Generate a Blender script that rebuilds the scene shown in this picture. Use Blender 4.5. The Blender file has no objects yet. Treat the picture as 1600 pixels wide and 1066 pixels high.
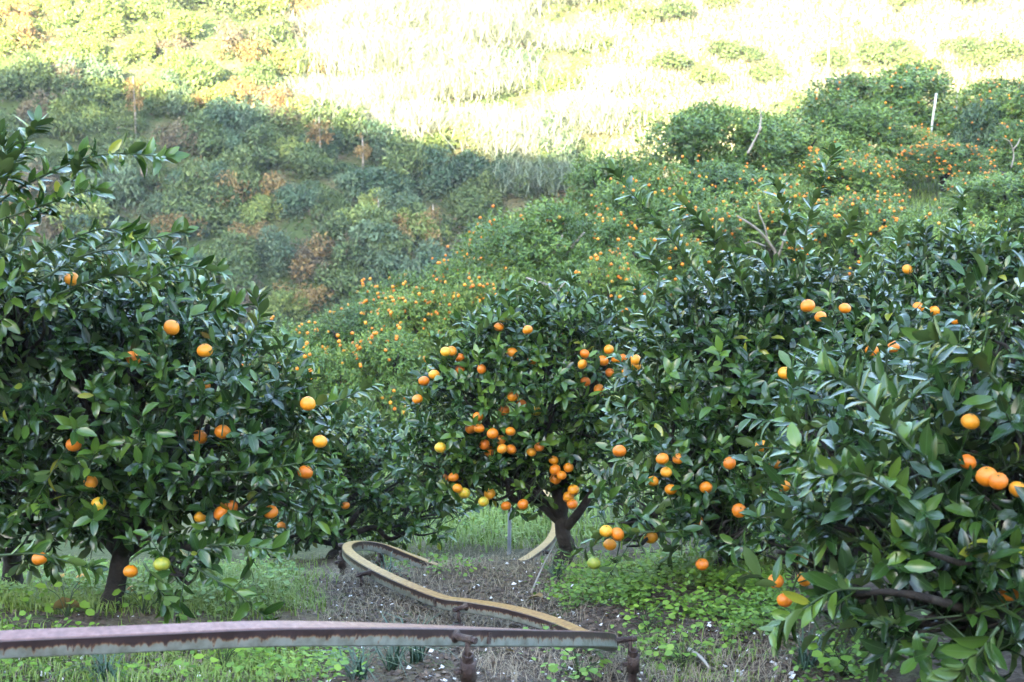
import bpy, math, random
import numpy as np
from mathutils import Matrix, Vector

random.seed(11)
RNG = np.random.default_rng(11)
sc = bpy.context.scene
col = sc.collection

# ------------------------------------------------------------------ camera, sky, sun, exposure
F = 2200.0                      # focal length in pixels of the 1600 px wide photograph
PITCH = math.radians(10.0)      # the camera looks slightly down the slope
cam_d = bpy.data.cameras.new('camera')
cam_d.lens = 36.0 * F / 1600.0
cam_d.sensor_width = 36.0
cam_d.clip_start = 0.1
cam_d.clip_end = 600.0
cam_d.dof.use_dof = True
cam_d.dof.focus_distance = 6.4
cam_d.dof.aperture_fstop = 5.6
cam = bpy.data.objects.new('camera', cam_d)
cam.location = (0, 0, 0)
cam.rotation_euler = (math.pi / 2 - PITCH, 0, 0)
col.objects.link(cam)
sc.camera = cam

SUN_EL = math.radians(16.0)
SUN_H = np.array([-0.30, -0.954])
SUN_H = SUN_H / np.linalg.norm(SUN_H)
SUN_DIR = Vector((SUN_H[0] * math.cos(SUN_EL), SUN_H[1] * math.cos(SUN_EL), math.sin(SUN_EL)))
world = bpy.data.worlds.new('World')
sc.world = world
world.use_nodes = True
wn = world.node_tree.nodes
wl = world.node_tree.links
sky_n = wn.new('ShaderNodeTexSky')
sky_n.sky_type = 'NISHITA'
sky_n.sun_disc = False
sky_n.sun_elevation = SUN_EL
sky_n.sun_rotation = math.atan2(SUN_DIR.x, SUN_DIR.y)
sky_n.dust_density = 1.3
sky_n.ozone_density = 0.8
bg = wn['Background']
bg.inputs['Strength'].default_value = 0.15
wl.new(sky_n.outputs['Color'], bg.inputs['Color'])

sun_d = bpy.data.lights.new('sun', 'SUN')
sun_d.energy = 5.0
sun_d.angle = math.radians(0.55)
sun_d.color = (1.0, 0.86, 0.63)
sun = bpy.data.objects.new('sun', sun_d)
sun.rotation_euler = SUN_DIR.to_track_quat('Z', 'Y').to_euler()
sun.location = (-30, -60, 40)
col.objects.link(sun)

sc.view_settings.view_transform = 'Standard'
sc.view_settings.look = 'None'
sc.view_settings.gamma = 1.0
sc.view_settings.exposure = 3.95
sc.view_settings.use_curve_mapping = False
sc.cycles.use_denoising = True
sc.cycles.max_bounces = 6
sc.cycles.diffuse_bounces = 3
sc.cycles.glossy_bounces = 2
sc.cycles.transmission_bounces = 3
sc.cycles.transparent_max_bounces = 4
sc.cycles.volume_bounces = 0
sc.cycles.sample_clamp_indirect = 6.0

# ------------------------------------------------------------------ helpers
cp, sp_ = math.cos(PITCH), math.sin(PITCH)
def at(px, py, d):
    """World point that lies d metres into the picture at a photograph pixel."""
    v = -(py - 533.0) / F * d
    return np.array([(px - 800.0) / F * d, d * cp + v * sp_, -d * sp_ + v * cp])
def project(P):
    P = np.asarray(P, float).reshape(-1, 3)
    d = P[:, 1] * cp - P[:, 2] * sp_
    v = P[:, 1] * sp_ + P[:, 2] * cp
    d = np.maximum(d, 1e-3)
    return 800 + F * P[:, 0] / d, 533 - F * v / d, d
def unit(a):
    return a / np.maximum(np.linalg.norm(a, axis=-1, keepdims=True), 1e-9)

def new_mesh(name, verts, faces, mats, attrs=None, smooth=True, mat_idx=None):
    """faces: list of int arrays (n,3) and/or (n,4)."""
    me = bpy.data.meshes.new(name)
    verts = np.asarray(verts, np.float32)
    faces = [np.asarray(f, np.int32) for f in faces if len(f)]
    tot = np.concatenate([np.full(len(f), f.shape[1], np.int32) for f in faces])
    idx = np.concatenate([f.ravel() for f in faces])
    start = np.concatenate([[0], np.cumsum(tot)[:-1]]).astype(np.int32)
    me.vertices.add(len(verts)); me.vertices.foreach_set('co', verts.ravel())
    me.loops.add(len(idx)); me.loops.foreach_set('vertex_index', idx)
    me.polygons.add(len(tot)); me.polygons.foreach_set('loop_start', start)
    me.polygons.foreach_set('loop_total', tot)
    me.polygons.foreach_set('use_smooth', np.full(len(tot), smooth, bool))
    if mat_idx is not None:
        me.polygons.foreach_set('material_index', np.asarray(mat_idx, np.int32))
    for m in (mats if isinstance(mats, (list, tuple)) else [mats]):
        me.materials.append(m)
    for k, a in (attrs or {}).items():
        at_ = me.attributes.new(k, 'FLOAT', 'POINT')
        at_.data.foreach_set('value', np.asarray(a, np.float32))
    me.update(calc_edges=True)
    return me

class MB:
    """Collects pieces into one mesh."""
    def __init__(s): s.v = []; s.f3 = []; s.f4 = []; s.n = 0
    def add(s, v, f3=None, f4=None):
        v = np.asarray(v, float)
        s.v.append(v)
        if f3 is not None and len(f3): s.f3.append(np.asarray(f3) + s.n)
        if f4 is not None and len(f4): s.f4.append(np.asarray(f4) + s.n)
        s.n += len(v)
    def tube(s, pts, rad, sides=8, cap=True):
        pts = np.asarray(pts, float); rad = np.broadcast_to(rad, (len(pts),))
        t = unit(np.gradient(pts, axis=0))
        ref = np.array([0.0, 0, 1]) if abs(t[0][2]) < 0.9 else np.array([1.0, 0, 0])
        rings = []
        u = np.cross(ref, t[0]); u /= np.linalg.norm(u)
        for i in range(len(pts)):
            u = u - t[i] * np.dot(u, t[i]); u /= np.linalg.norm(u)
            w = np.cross(t[i], u)
            a = np.arange(sides) * 2 * math.pi / sides
            rings.append(pts[i] + rad[i] * (np.cos(a)[:, None] * u + np.sin(a)[:, None] * w))
        v = np.concatenate(rings); k = len(pts)
        i, j = np.meshgrid(np.arange(k - 1), np.arange(sides), indexing='ij')
        a = (i * sides + j).ravel(); b = (i * sides + (j + 1) % sides).ravel()
        f4 = np.stack([a, b, b + sides, a + sides], 1)
        f3 = []
        if cap:
            v = np.concatenate([v, pts[:1], pts[-1:]])
            for q in range(sides):
                f3.append([k * sides, (q + 1) % sides, q])
                f3.append([k * sides + 1, (k - 1) * sides + q, (k - 1) * sides + (q + 1) % sides])
        s.add(v, f3, f4)
    def prisms(s, P0, P1, r0, r1, sides=3):
        P0 = np.asarray(P0, float); P1 = np.asarray(P1, float); n = len(P0)
        if n == 0: return
        t = unit(P1 - P0)
        ref = np.where(np.abs(t[:, 2:3]) < 0.9, [[0, 0, 1.0]], [[1.0, 0, 0]])
        u = unit(np.cross(ref, t)); w = np.cross(t, u)
        r0 = np.broadcast_to(r0, (n,)); r1 = np.broadcast_to(r1, (n,))
        V = np.zeros((n, 2 * sides, 3))
        for k in range(sides):
            a = 2 * math.pi * k / sides
            o = math.cos(a) * u + math.sin(a) * w
            V[:, k] = P0 + o * r0[:, None]; V[:, sides + k] = P1 + o * r1[:, None]
        base = (np.arange(n) * 2 * sides)[:, None]
        f = np.array([[k, (k + 1) % sides, sides + (k + 1) % sides, sides + k] for k in range(sides)])
        s.add(V.reshape(-1, 3), None, (base[:, None, :] + f[None]).reshape(-1, 4))
    def box(s, c, sx, sy, sz):
        v = np.array([[x, y, z] for z in (-1, 1) for y in (-1, 1) for x in (-1, 1)]) * [sx / 2, sy / 2, sz / 2] + c
        s.add(v, None, [[0, 2, 3, 1], [4, 5, 7, 6], [0, 1, 5, 4], [2, 6, 7, 3], [0, 4, 6, 2], [1, 3, 7, 5]])
    def mesh(s, name, mats, smooth=True):
        return new_mesh(name, np.concatenate(s.v), [np.concatenate(s.f3) if s.f3 else [], np.concatenate(s.f4) if s.f4 else []], mats, smooth=smooth)

def link(name, data, parent=None):
    o = bpy.data.objects.new(name, data)
    col.objects.link(o)
    if parent is not None: o.parent = parent
    return o
def tag(o, label=None, cat=None, group=None, kind=None):
    if label: o['label'] = label
    if cat: o['category'] = cat
    if group: o['group'] = group
    if kind: o['kind'] = kind
    return o
def empty(name, loc):
    o = link(name, None)
    o.location = loc
    o.empty_display_size = 0.2
    return o
def smooth_path(P, n):
    """Catmull-Rom through the rows of P, n samples per span."""
    P = np.asarray(P, float)
    Q = np.concatenate([[2 * P[0] - P[1]], P, [2 * P[-1] - P[-2]]])
    out = []
    for i in range(1, len(Q) - 2):
        t = np.linspace(0, 1, n, endpoint=False)[:, None]
        p0, p1, p2, p3 = Q[i - 1], Q[i], Q[i + 1], Q[i + 2]
        out.append(.5 * (2 * p1 + (p2 - p0) * t + (2 * p0 - 5 * p1 + 4 * p2 - p3) * t ** 2 + (3 * p1 - p0 - 3 * p2 + p3) * t ** 3))
    out.append(P[-1:])
    return np.concatenate(out)

# ------------------------------------------------------------------ materials
def node_mat(name):
    m = bpy.data.materials.new(name); m.use_nodes = True
    nt = m.node_tree
    return m, nt, nt.nodes, nt.links, nt.nodes['Principled BSDF'], nt.nodes['Material Output']
def ramp(nodes, stops, interp='LINEAR'):
    r = nodes.new('ShaderNodeValToRGB'); r.color_ramp.interpolation = interp
    el = r.color_ramp.elements
    while len(el) < len(stops): el.new(0.5)
    for e, (p, c) in zip(el, stops):
        e.position = p; e.color = (*c, 1)
    return r
def noise(nodes, scale, detail=4, rough=0.55):
    n = nodes.new('ShaderNodeTexNoise')
    n.inputs['Scale'].default_value = scale; n.inputs['Detail'].default_value = detail; n.inputs['Roughness'].default_value = rough
    return n
def leaf_material(name, stops, back, rough=0.36, rib=None, trans=0.18, rand=0.0, spec=0.5):
    """Leaf colour from the per-leaf 'tint' attribute, paler underside, light shining through."""
    m, nt, N, L, P, out = node_mat(name)
    a = N.new('ShaderNodeAttribute'); a.attribute_name = 'tint'
    fac = a.outputs['Fac']
    if rand:
        oi = N.new('ShaderNodeObjectInfo')
        ma = N.new('ShaderNodeMath'); ma.operation = 'MULTIPLY_ADD'
        L.new(oi.outputs['Random'], ma.inputs[0]); ma.inputs[1].default_value = rand; L.new(fac, ma.inputs[2])
        sb = N.new('ShaderNodeMath'); sb.operation = 'SUBTRACT'; L.new(ma.outputs[0], sb.inputs[0]); sb.inputs[1].default_value = rand * .5
        fac = sb.outputs[0]
    r = ramp(N, stops); L.new(fac, r.inputs['Fac'])
    c = r.outputs['Color']
    if rib is not None:
        u = N.new('ShaderNodeAttribute'); u.attribute_name = 'across'
        ab = N.new('ShaderNodeMath'); ab.operation = 'ABSOLUTE'; L.new(u.outputs['Fac'], ab.inputs[0])
        lt = N.new('ShaderNodeMath'); lt.operation = 'LESS_THAN'; L.new(ab.outputs[0], lt.inputs[0]); lt.inputs[1].default_value = 0.05
        ml = N.new('ShaderNodeMath'); ml.operation = 'MULTIPLY'; L.new(lt.outputs[0], ml.inputs[0]); ml.inputs[1].default_value = 0.4
        mx = N.new('ShaderNodeMix'); mx.data_type = 'RGBA'
        L.new(ml.outputs[0], mx.inputs['Factor']); L.new(c, mx.inputs['A']); mx.inputs['B'].default_value = (*rib, 1)
        c = mx.outputs['Result']
    g = N.new('ShaderNodeNewGeometry')
    mb = N.new('ShaderNodeMix'); mb.data_type = 'RGBA'
    bf = N.new('ShaderNodeMath'); bf.operation = 'MULTIPLY'; L.new(g.outputs['Backfacing'], bf.inputs[0]); bf.inputs[1].default_value = 0.7
    L.new(bf.outputs[0], mb.inputs['Factor']); L.new(c, mb.inputs['A']); mb.inputs['B'].default_value = (*back, 1)
    L.new(mb.outputs['Result'], P.inputs['Base Color'])
    P.inputs['Roughness'].default_value = rough
    P.inputs['Specular IOR Level'].default_value = spec
    if trans:
        t = N.new('ShaderNodeBsdfTranslucent'); L.new(mb.outputs['Result'], t.inputs['Color'])
        ms = N.new('ShaderNodeMixShader'); ms.inputs[0].default_value = trans
        L.new(P.outputs[0], ms.inputs[1]); L.new(t.outputs[0], ms.inputs[2]); L.new(ms.outputs[0], out.inputs['Surface'])
    return m
def noise_material(name, stops, scale, rough=0.85, bump=0.3, bscale=None, detail=5, spec=0.3):
    m, nt, N, L, P, out = node_mat(name)
    tc = N.new('ShaderNodeTexCoord')
    n = noise(N, scale, detail); L.new(tc.outputs['Object'], n.inputs['Vector'])
    r = ramp(N, stops); L.new(n.outputs['Fac'], r.inputs['Fac']); L.new(r.outputs['Color'], P.inputs['Base Color'])
    P.inputs['Roughness'].default_value = rough
    P.inputs['Specular IOR Level'].default_value = spec
    if bump:
        n2 = noise(N, bscale or scale * 3, 6); L.new(tc.outputs['Object'], n2.inputs['Vector'])
        b = N.new('ShaderNodeBump'); b.inputs['Strength'].default_value = bump; b.inputs['Distance'].default_value = 0.02
        L.new(n2.outputs['Fac'], b.inputs['Height']); L.new(b.outputs[0], P.inputs['Normal'])
    return m

M = {}
M['leaf'] = leaf_material('citrus_leaf', [(0, (.010, .026, .006)), (.3, (.018, .048, .009)), (.55, (.034, .080, .013)), (.8, (.078, .148, .020)), (.93, (.13, .21, .026)), (1, (.32, .29, .03))],
                          (.095, .145, .045), rough=.22, rib=(.10, .17, .07), trans=.10)
M['leaf_mid'] = leaf_material('orchard_leaf', [(0, (.036, .076, .012)), (.5, (.100, .185, .026)), (.9, (.19, .285, .036)), (1, (.29, .31, .045))],
                              (.15, .20, .045), rough=.42, trans=.16, rand=.35)
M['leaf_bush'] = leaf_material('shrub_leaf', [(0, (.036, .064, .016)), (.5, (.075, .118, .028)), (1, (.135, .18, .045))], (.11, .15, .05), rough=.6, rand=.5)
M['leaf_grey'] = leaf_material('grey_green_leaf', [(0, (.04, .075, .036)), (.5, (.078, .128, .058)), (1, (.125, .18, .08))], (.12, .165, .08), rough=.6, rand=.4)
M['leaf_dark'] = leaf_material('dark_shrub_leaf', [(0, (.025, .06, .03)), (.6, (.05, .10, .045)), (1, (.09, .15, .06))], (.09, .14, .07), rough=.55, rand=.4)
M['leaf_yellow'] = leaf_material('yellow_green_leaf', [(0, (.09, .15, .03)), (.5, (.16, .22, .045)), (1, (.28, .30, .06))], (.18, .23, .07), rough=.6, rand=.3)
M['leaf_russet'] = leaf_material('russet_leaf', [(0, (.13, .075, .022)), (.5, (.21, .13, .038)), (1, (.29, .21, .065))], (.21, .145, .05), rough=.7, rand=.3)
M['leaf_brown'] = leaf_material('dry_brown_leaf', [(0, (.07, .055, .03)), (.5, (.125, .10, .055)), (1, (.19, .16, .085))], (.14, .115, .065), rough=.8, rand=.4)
M['leaf_purple'] = leaf_material('purple_leaf', [(0, (.06, .028, .04)), (1, (.14, .06, .08))], (.12, .07, .08), rough=.7)
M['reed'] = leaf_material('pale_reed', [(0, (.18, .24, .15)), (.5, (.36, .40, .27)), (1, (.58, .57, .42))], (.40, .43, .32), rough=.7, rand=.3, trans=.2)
M['reed_shade_tint'] = leaf_material('shade_tinted_reed', [(0, (.09, .14, .075)), (.5, (.16, .21, .125)), (1, (.28, .31, .20))], (.18, .22, .14), rough=.6, rand=.3)  # reeds beyond the shadow edge: shade put into a darker, greener leaf colour
M['grass'] = leaf_material('grass_blade', [(0, (.08, .14, .015)), (.6, (.17, .27, .03)), (1, (.30, .36, .06))], (.17, .24, .045), rough=.55)
M['weed'] = leaf_material('weed_leaf', [(0, (.06, .13, .015)), (.5, (.12, .235, .022)), (1, (.22, .35, .035))], (.14, .22, .045), rough=.5, trans=.25)
M['dry'] = leaf_material('dry_grass', [(0, (.15, .11, .07)), (.6, (.28, .22, .14)), (1, (.42, .36, .25))], (.30, .25, .17), rough=.8)
M['lily'] = leaf_material('lilyturf_blade', [(0, (.022, .06, .03)), (1, (.05, .11, .06))], (.06, .10, .06), rough=.4)
M['litter'] = leaf_material('ground_litter', [(0, (.035, .024, .018)), (.45, (.11, .075, .05)), (.62, (.20, .15, .11)), (.68, (.55, .53, .50)), (1, (.72, .70, .68))], (.25, .2, .16), rough=.8, trans=0)
M['bark'] = noise_material('citrus_bark', [(.3, (.012, .010, .008)), (.55, (.028, .022, .017)), (.75, (.07, .062, .05))], 14, bump=.6)
M['bark_pale'] = noise_material('pale_bark', [(.3, (.17, .145, .115)), (.6, (.32, .285, .24)), (.8, (.46, .43, .38))], 6, bump=.4)
M['twig'] = noise_material('green_twig', [(.3, (.03, .055, .02)), (.7, (.06, .09, .035))], 20, rough=.6, bump=0)
M['calyx'] = noise_material('calyx', [(.3, (.04, .09, .02)), (.7, (.08, .13, .03))], 40, bump=0)
M['metal'] = noise_material('galvanised_steel', [(.3, (.22, .23, .24)), (.7, (.42, .43, .45))], 9, rough=.5, bump=.1)
M['pole'] = noise_material('weathered_white_pole', [(.3, (.42, .42, .42)), (.7, (.66, .66, .65))], 5, rough=.6, bump=.1)
M['rock'] = noise_material('pale_rock', [(.3, (.15, .12, .10)), (.7, (.26, .22, .18))], 3, bump=.5)
M['plastic'] = noise_material('lavender_plastic', [(.3, (.45, .43, .50)), (.7, (.62, .60, .68))], 12, rough=.4, bump=.4)
M['post'] = noise_material('rusty_pipe', [(.30, (.035, .021, .020)), (.5, (.065, .042, .036)), (.66, (.12, .088, .070)), (.85, (.18, .16, .13))], 28, rough=.55, bump=.5, bscale=120)

def mandarin_material(green=False):
    m, nt, N, L, P, out = node_mat('unripe_mandarin_peel' if green else 'mandarin_peel')
    oi = N.new('ShaderNodeObjectInfo')
    r = ramp(N, [(0, (.62, .155, .005)), (.5, (.72, .22, .007)), (.85, (.76, .29, .011)), (1, (.74, .36, .02))])
    if green:
        for e, c in zip(r.color_ramp.elements, [(.22, .27, .03), (.42, .36, .03), (.62, .42, .03), (.78, .40, .025)]): e.color = (*c, 1)
    tc = N.new('ShaderNodeTexCoord')
    n = noise(N, 1.6 if green else 9, 3); L.new(tc.outputs['Object'], n.inputs['Vector'])
    a = N.new('ShaderNodeMath'); a.operation = 'MULTIPLY_ADD'; L.new(n.outputs['Fac'], a.inputs[0]); a.inputs[1].default_value = 1.6 if green else .30; a.inputs[2].default_value = -.85 if green else -.15
    s = N.new('ShaderNodeMath'); s.operation = 'ADD'; L.new(oi.outputs['Random'], s.inputs[0]); L.new(a.outputs[0], s.inputs[1])
    L.new(s.outputs[0], r.inputs['Fac']); L.new(r.outputs['Color'], P.inputs['Base Color'])
    P.inputs['Roughness'].default_value = .38
    n2 = noise(N, 190, 2); L.new(tc.outputs['Object'], n2.inputs['Vector'])
    b = N.new('ShaderNodeBump'); b.inputs['Strength'].default_value = .25; b.inputs['Distance'].default_value = .002
    L.new(n2.outputs['Fac'], b.inputs['Height']); L.new(b.outputs[0], P.inputs['Normal'])
    return m
M['mandarin'] = mandarin_material()
M['mandarin_green'] = mandarin_material(True)
def plain_attr_material(name, stops, rough):
    m, nt, N, L, P, out = node_mat(name)
    a = N.new('ShaderNodeAttribute'); a.attribute_name = 'tint'
    r = ramp(N, stops); L.new(a.outputs['Fac'], r.inputs['Fac']); L.new(r.outputs['Color'], P.inputs['Base Color'])
    P.inputs['Roughness'].default_value = rough
    return m
M['fruit_far'] = plain_attr_material('far_mandarin_peel', [(0, (.70, .18, .006)), (.6, (.76, .255, .009)), (1, (.78, .35, .02))], .45)

def rail_material():
    """Square rail: rusty top, old pale paint on the sides with rust running down from the top edge."""
    m, nt, N, L, P, out = node_mat('rusty_painted_rail')
    S = N.new('ShaderNodeAttribute'); S.attribute_name = 'along'
    V = N.new('ShaderNodeAttribute'); V.attribute_name = 'height'
    T = N.new('ShaderNodeAttribute'); T.attribute_name = 'topside'
    tc = N.new('ShaderNodeTexCoord')
    # drips: long soft waves plus narrow runs
    cx = N.new('ShaderNodeCombineXYZ'); L.new(S.outputs['Fac'], cx.inputs[0])
    vh = N.new('ShaderNodeMath'); vh.operation = 'MULTIPLY'; L.new(V.outputs['Fac'], vh.inputs[0]); vh.inputs[1].default_value = .012; L.new(vh.outputs[0], cx.inputs[1])
    n1 = noise(N, 13, 5, .75); L.new(cx.outputs[0], n1.inputs['Vector'])
    n2 = noise(N, 110, 2); L.new(cx.outputs[0], n2.inputs['Vector'])
    pw = N.new('ShaderNodeMath'); pw.operation = 'POWER'; L.new(n2.outputs['Fac'], pw.inputs[0]); pw.inputs[1].default_value = 5
    d = N.new('ShaderNodeMath'); d.operation = 'MULTIPLY_ADD'; L.new(n1.outputs['Fac'], d.inputs[0]); d.inputs[1].default_value = .75; d.inputs[2].default_value = .0
    d2 = N.new('ShaderNodeMath'); d2.operation = 'MULTIPLY_ADD'; L.new(pw.outputs[0], d2.inputs[0]); d2.inputs[1].default_value = 2.2; L.new(d.outputs[0], d2.inputs[2])
    inv = N.new('ShaderNodeMath'); inv.operation = 'SUBTRACT'; inv.inputs[0].default_value = 1.0; L.new(V.outputs['Fac'], inv.inputs[1])
    df = N.new('ShaderNodeMath'); df.operation = 'SUBTRACT'; L.new(d2.outputs[0], df.inputs[0]); L.new(inv.outputs[0], df.inputs[1])
    side = ramp(N, [(.0, (.20, .22, .19)), (.40, (.23, .24, .205)), (.455, (.26, .17, .095)), (.50, (.13, .06, .035)), (.56, (.045, .026, .026)), (1, (.035, .021, .022))])
    ad = N.new('ShaderNodeMath'); ad.operation = 'ADD'; L.new(df.outputs[0], ad.inputs[0]); ad.inputs[1].default_value = .5
    L.new(ad.outputs[0], side.inputs['Fac'])
    n3 = noise(N, 34, 6); L.new(tc.outputs['Object'], n3.inputs['Vector'])
    dirt = ramp(N, [(.35, (.62, .60, .55)), (.6, (1, 1, 1))]); L.new(n3.outputs['Fac'], dirt.inputs['Fac'])
    sm = N.new('ShaderNodeMix'); sm.data_type = 'RGBA'; sm.blend_type = 'MULTIPLY'; sm.inputs['Factor'].default_value = 1
    L.new(side.outputs['Color'], sm.inputs['A']); L.new(dirt.outputs['Color'], sm.inputs['B'])
    # rusty top: purple-brown on the first stretch, blending to ochre further along
    n4 = noise(N, 2.2, 5); L.new(tc.outputs['Object'], n4.inputs['Vector'])
    n5 = noise(N, 60, 4); L.new(tc.outputs['Object'], n5.inputs['Vector'])
    mr = N.new('ShaderNodeMapRange'); L.new(S.outputs['Fac'], mr.inputs['Value'])
    mr.inputs['From Min'].default_value = 2.2; mr.inputs['From Max'].default_value = 3.4
    purple = ramp(N, [(.3, (.13, .058, .048)), (.6, (.21, .105, .088)), (.8, (.28, .17, .15))]); L.new(n5.outputs['Fac'], purple.inputs['Fac'])
    ochre = ramp(N, [(.3, (.19, .095, .026)), (.55, (.31, .175, .045)), (.8, (.38, .24, .08))]); L.new(n5.outputs['Fac'], ochre.inputs['Fac'])
    tm = N.new('ShaderNodeMix'); tm.data_type = 'RGBA'; L.new(mr.outputs[0], tm.inputs['Factor']); L.new(purple.outputs['Color'], tm.inputs['A']); L.new(ochre.outputs['Color'], tm.inputs['B'])
    al = N.new('ShaderNodeMix'); al.data_type = 'RGBA'; L.new(T.outputs['Fac'], al.inputs['Factor']); L.new(sm.outputs['Result'], al.inputs['A']); L.new(tm.outputs['Result'], al.inputs['B'])
    L.new(al.outputs['Result'], P.inputs['Base Color'])
    rr = N.new('ShaderNodeMapRange'); L.new(n3.outputs['Fac'], rr.inputs['Value']); rr.inputs['To Min'].default_value = .3; rr.inputs['To Max'].default_value = .62
    L.new(rr.outputs[0], P.inputs['Roughness'])
    P.inputs['Specular IOR Level'].default_value = .55
    b = N.new('ShaderNodeBump'); b.inputs['Strength'].default_value = .25; b.inputs['Distance'].default_value = .003
    L.new(n5.outputs['Fac'], b.inputs['Height']); L.new(b.outputs[0], P.inputs['Normal'])
    return m
M['rail'] = rail_material()

def ground_material():
    m, nt, N, L, P, out = node_mat('orchard_soil')
    tc = N.new('ShaderNodeTexCoord')
    n1 = noise(N, 3.5, 6); n2 = noise(N, .55, 4); n3 = noise(N, 28, 5, .65)
    for n in (n1, n2, n3): L.new(tc.outputs['Object'], n.inputs['Vector'])
    soil = ramp(N, [(.28, (.026, .018, .013)), (.5, (.07, .050, .037)), (.7, (.15, .115, .088))]); L.new(n3.outputs['Fac'], soil.inputs['Fac'])
    moss = ramp(N, [(.3, (.035, .055, .016)), (.7, (.075, .11, .032))]); L.new(n3.outputs['Fac'], moss.inputs['Fac'])
    straw = ramp(N, [(.3, (.11, .085, .05)), (.7, (.20, .17, .10))]); L.new(n3.outputs['Fac'], straw.inputs['Fac'])
    f1 = ramp(N, [(.54, (0, 0, 0)), (.68, (1, 1, 1))]); L.new(n1.outputs['Fac'], f1.inputs['Fac'])
    f2 = ramp(N, [(.48, (0, 0, 0)), (.62, (1, 1, 1))]); L.new(n2.outputs['Fac'], f2.inputs['Fac'])
    # the slopes further out carry grass, the ground by the rail is bare
    sx = N.new('ShaderNodeSeparateXYZ'); L.new(tc.outputs['Object'], sx.inputs[0])
    far = N.new('ShaderNodeMapRange'); L.new(sx.outputs[1], far.inputs['Value']); far.inputs['From Min'].default_value = 7.5; far.inputs['From Max'].default_value = 10.5
    mx = N.new('ShaderNodeMath'); mx.operation = 'MAXIMUM'; L.new(f1.outputs['Color'], mx.inputs[0]); L.new(far.outputs[0], mx.inputs[1])
    a = N.new('ShaderNodeMix'); a.data_type = 'RGBA'; L.new(mx.outputs[0], a.inputs['Factor']); L.new(soil.outputs['Color'], a.inputs['A']); L.new(moss.outputs['Color'], a.inputs['B'])
    s2 = N.new('ShaderNodeMath'); s2.operation = 'MULTIPLY'; L.new(f2.outputs['Color'], s2.inputs[0]); s2.inputs[1].default_value = .6
    c = N.new('ShaderNodeMix'); c.data_type = 'RGBA'; L.new(s2.outputs[0], c.inputs['Factor']); L.new(a.outputs['Result'], c.inputs['A']); L.new(straw.outputs['Color'], c.inputs['B'])
    L.new(c.outputs['Result'], P.inputs['Base Color']); P.inputs['Roughness'].default_value = .95; P.inputs['Specular IOR Level'].default_value = .2
    b = N.new('ShaderNodeBump'); b.inputs['Strength'].default_value = .9; b.inputs['Distance'].default_value = .03
    L.new(n3.outputs['Fac'], b.inputs['Height']); L.new(b.outputs[0], P.inputs['Normal'])
    return m
M['ground'] = ground_material()

# ------------------------------------------------------------------ the lie of the land
CTRL_PX = [(172, 950, 5.7), (28, 915, 7.0), (880, 885, 7.5), (520, 882, 8.6), (1135, 892, 6.4), (1330, 987, 5.0), (800, 1068, 4.8), (0, 1070, 4.6),
           (1600, 1066, 4.5), (585, 912, 6.75), (727, 982, 6.05), (865, 1004, 5.7), (990, 1090, 4.85), (700, 1105, 4.2), (940, 1030, 5.3), (400, 1010, 5.4), (862, 848, 9.1), (760, 815, 10.5), (868, 487, 18.0), (1430, 312, 25.0), (600, 630, 16.0),
           (480, 620, 18.0), (1552, 268, 27.0), (1215, 405, 20.5), (1470, 306, 25.0)]
CTRL = [at(*c) for c in CTRL_PX] + [np.array(c, float) for c in [
    (0, 0, -1.35), (-9, 0, -1.5), (9, 0, -1.2), (-9, 6, -2.3), (9, 6, -1.7), (-8, 12, -4.3), (8, 14, -2.3), (8.2, 29.5, -1.3), (-3.5, 22, -5.0), (-2, 22, -4.4),
    (.4, 22, -3.35), (1.6, 22, -2.85), (3, 24, -2.1), (14, 30, -.2), (15, 18, -.9), (-8, 20, -6.6), (2.6, 12, -2.9)]]
CTRL = np.array(CTRL)
def _tps(r2): return np.where(r2 > 1e-12, .5 * r2 * np.log(np.maximum(r2, 1e-12)), 0)
def _fit():
    P = CTRL[:, :2]; n = len(P)
    K = _tps(((P[:, None] - P[None]) ** 2).sum(-1)) + np.eye(n) * .03
    Q = np.c_[np.ones(n), P]
    A = np.block([[K, Q], [Q.T, np.zeros((3, 3))]])
    return np.linalg.solve(A, np.r_[CTRL[:, 2], 0, 0, 0])
_W = _fit()
def tps(x, y):
    x = np.clip(x, -10, 16); y = np.clip(y, -1, 31)
    z = _W[-3] + _W[-2] * x + _W[-1] * y
    for (cx, cy, _), w in zip(CTRL, _W[:-3]):
        z = z + w * _tps((x - cx) ** 2 + (y - cy) ** 2)
    return z
def wob(x, y, s, k):
    return (np.sin(x / s * 1.7 + k) * np.cos(y / s * 1.3 + 2 * k) + .5 * np.sin(x / s * 3.9 + y / s * 2.7 + 3 * k)) / 1.5
def hill_h(x, y):
    return -12.0 + .62 * (y - 42) + .45 * wob(x, y, 5.0, .7) + .8 * wob(x, y, 13.0, 2.1)
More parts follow.
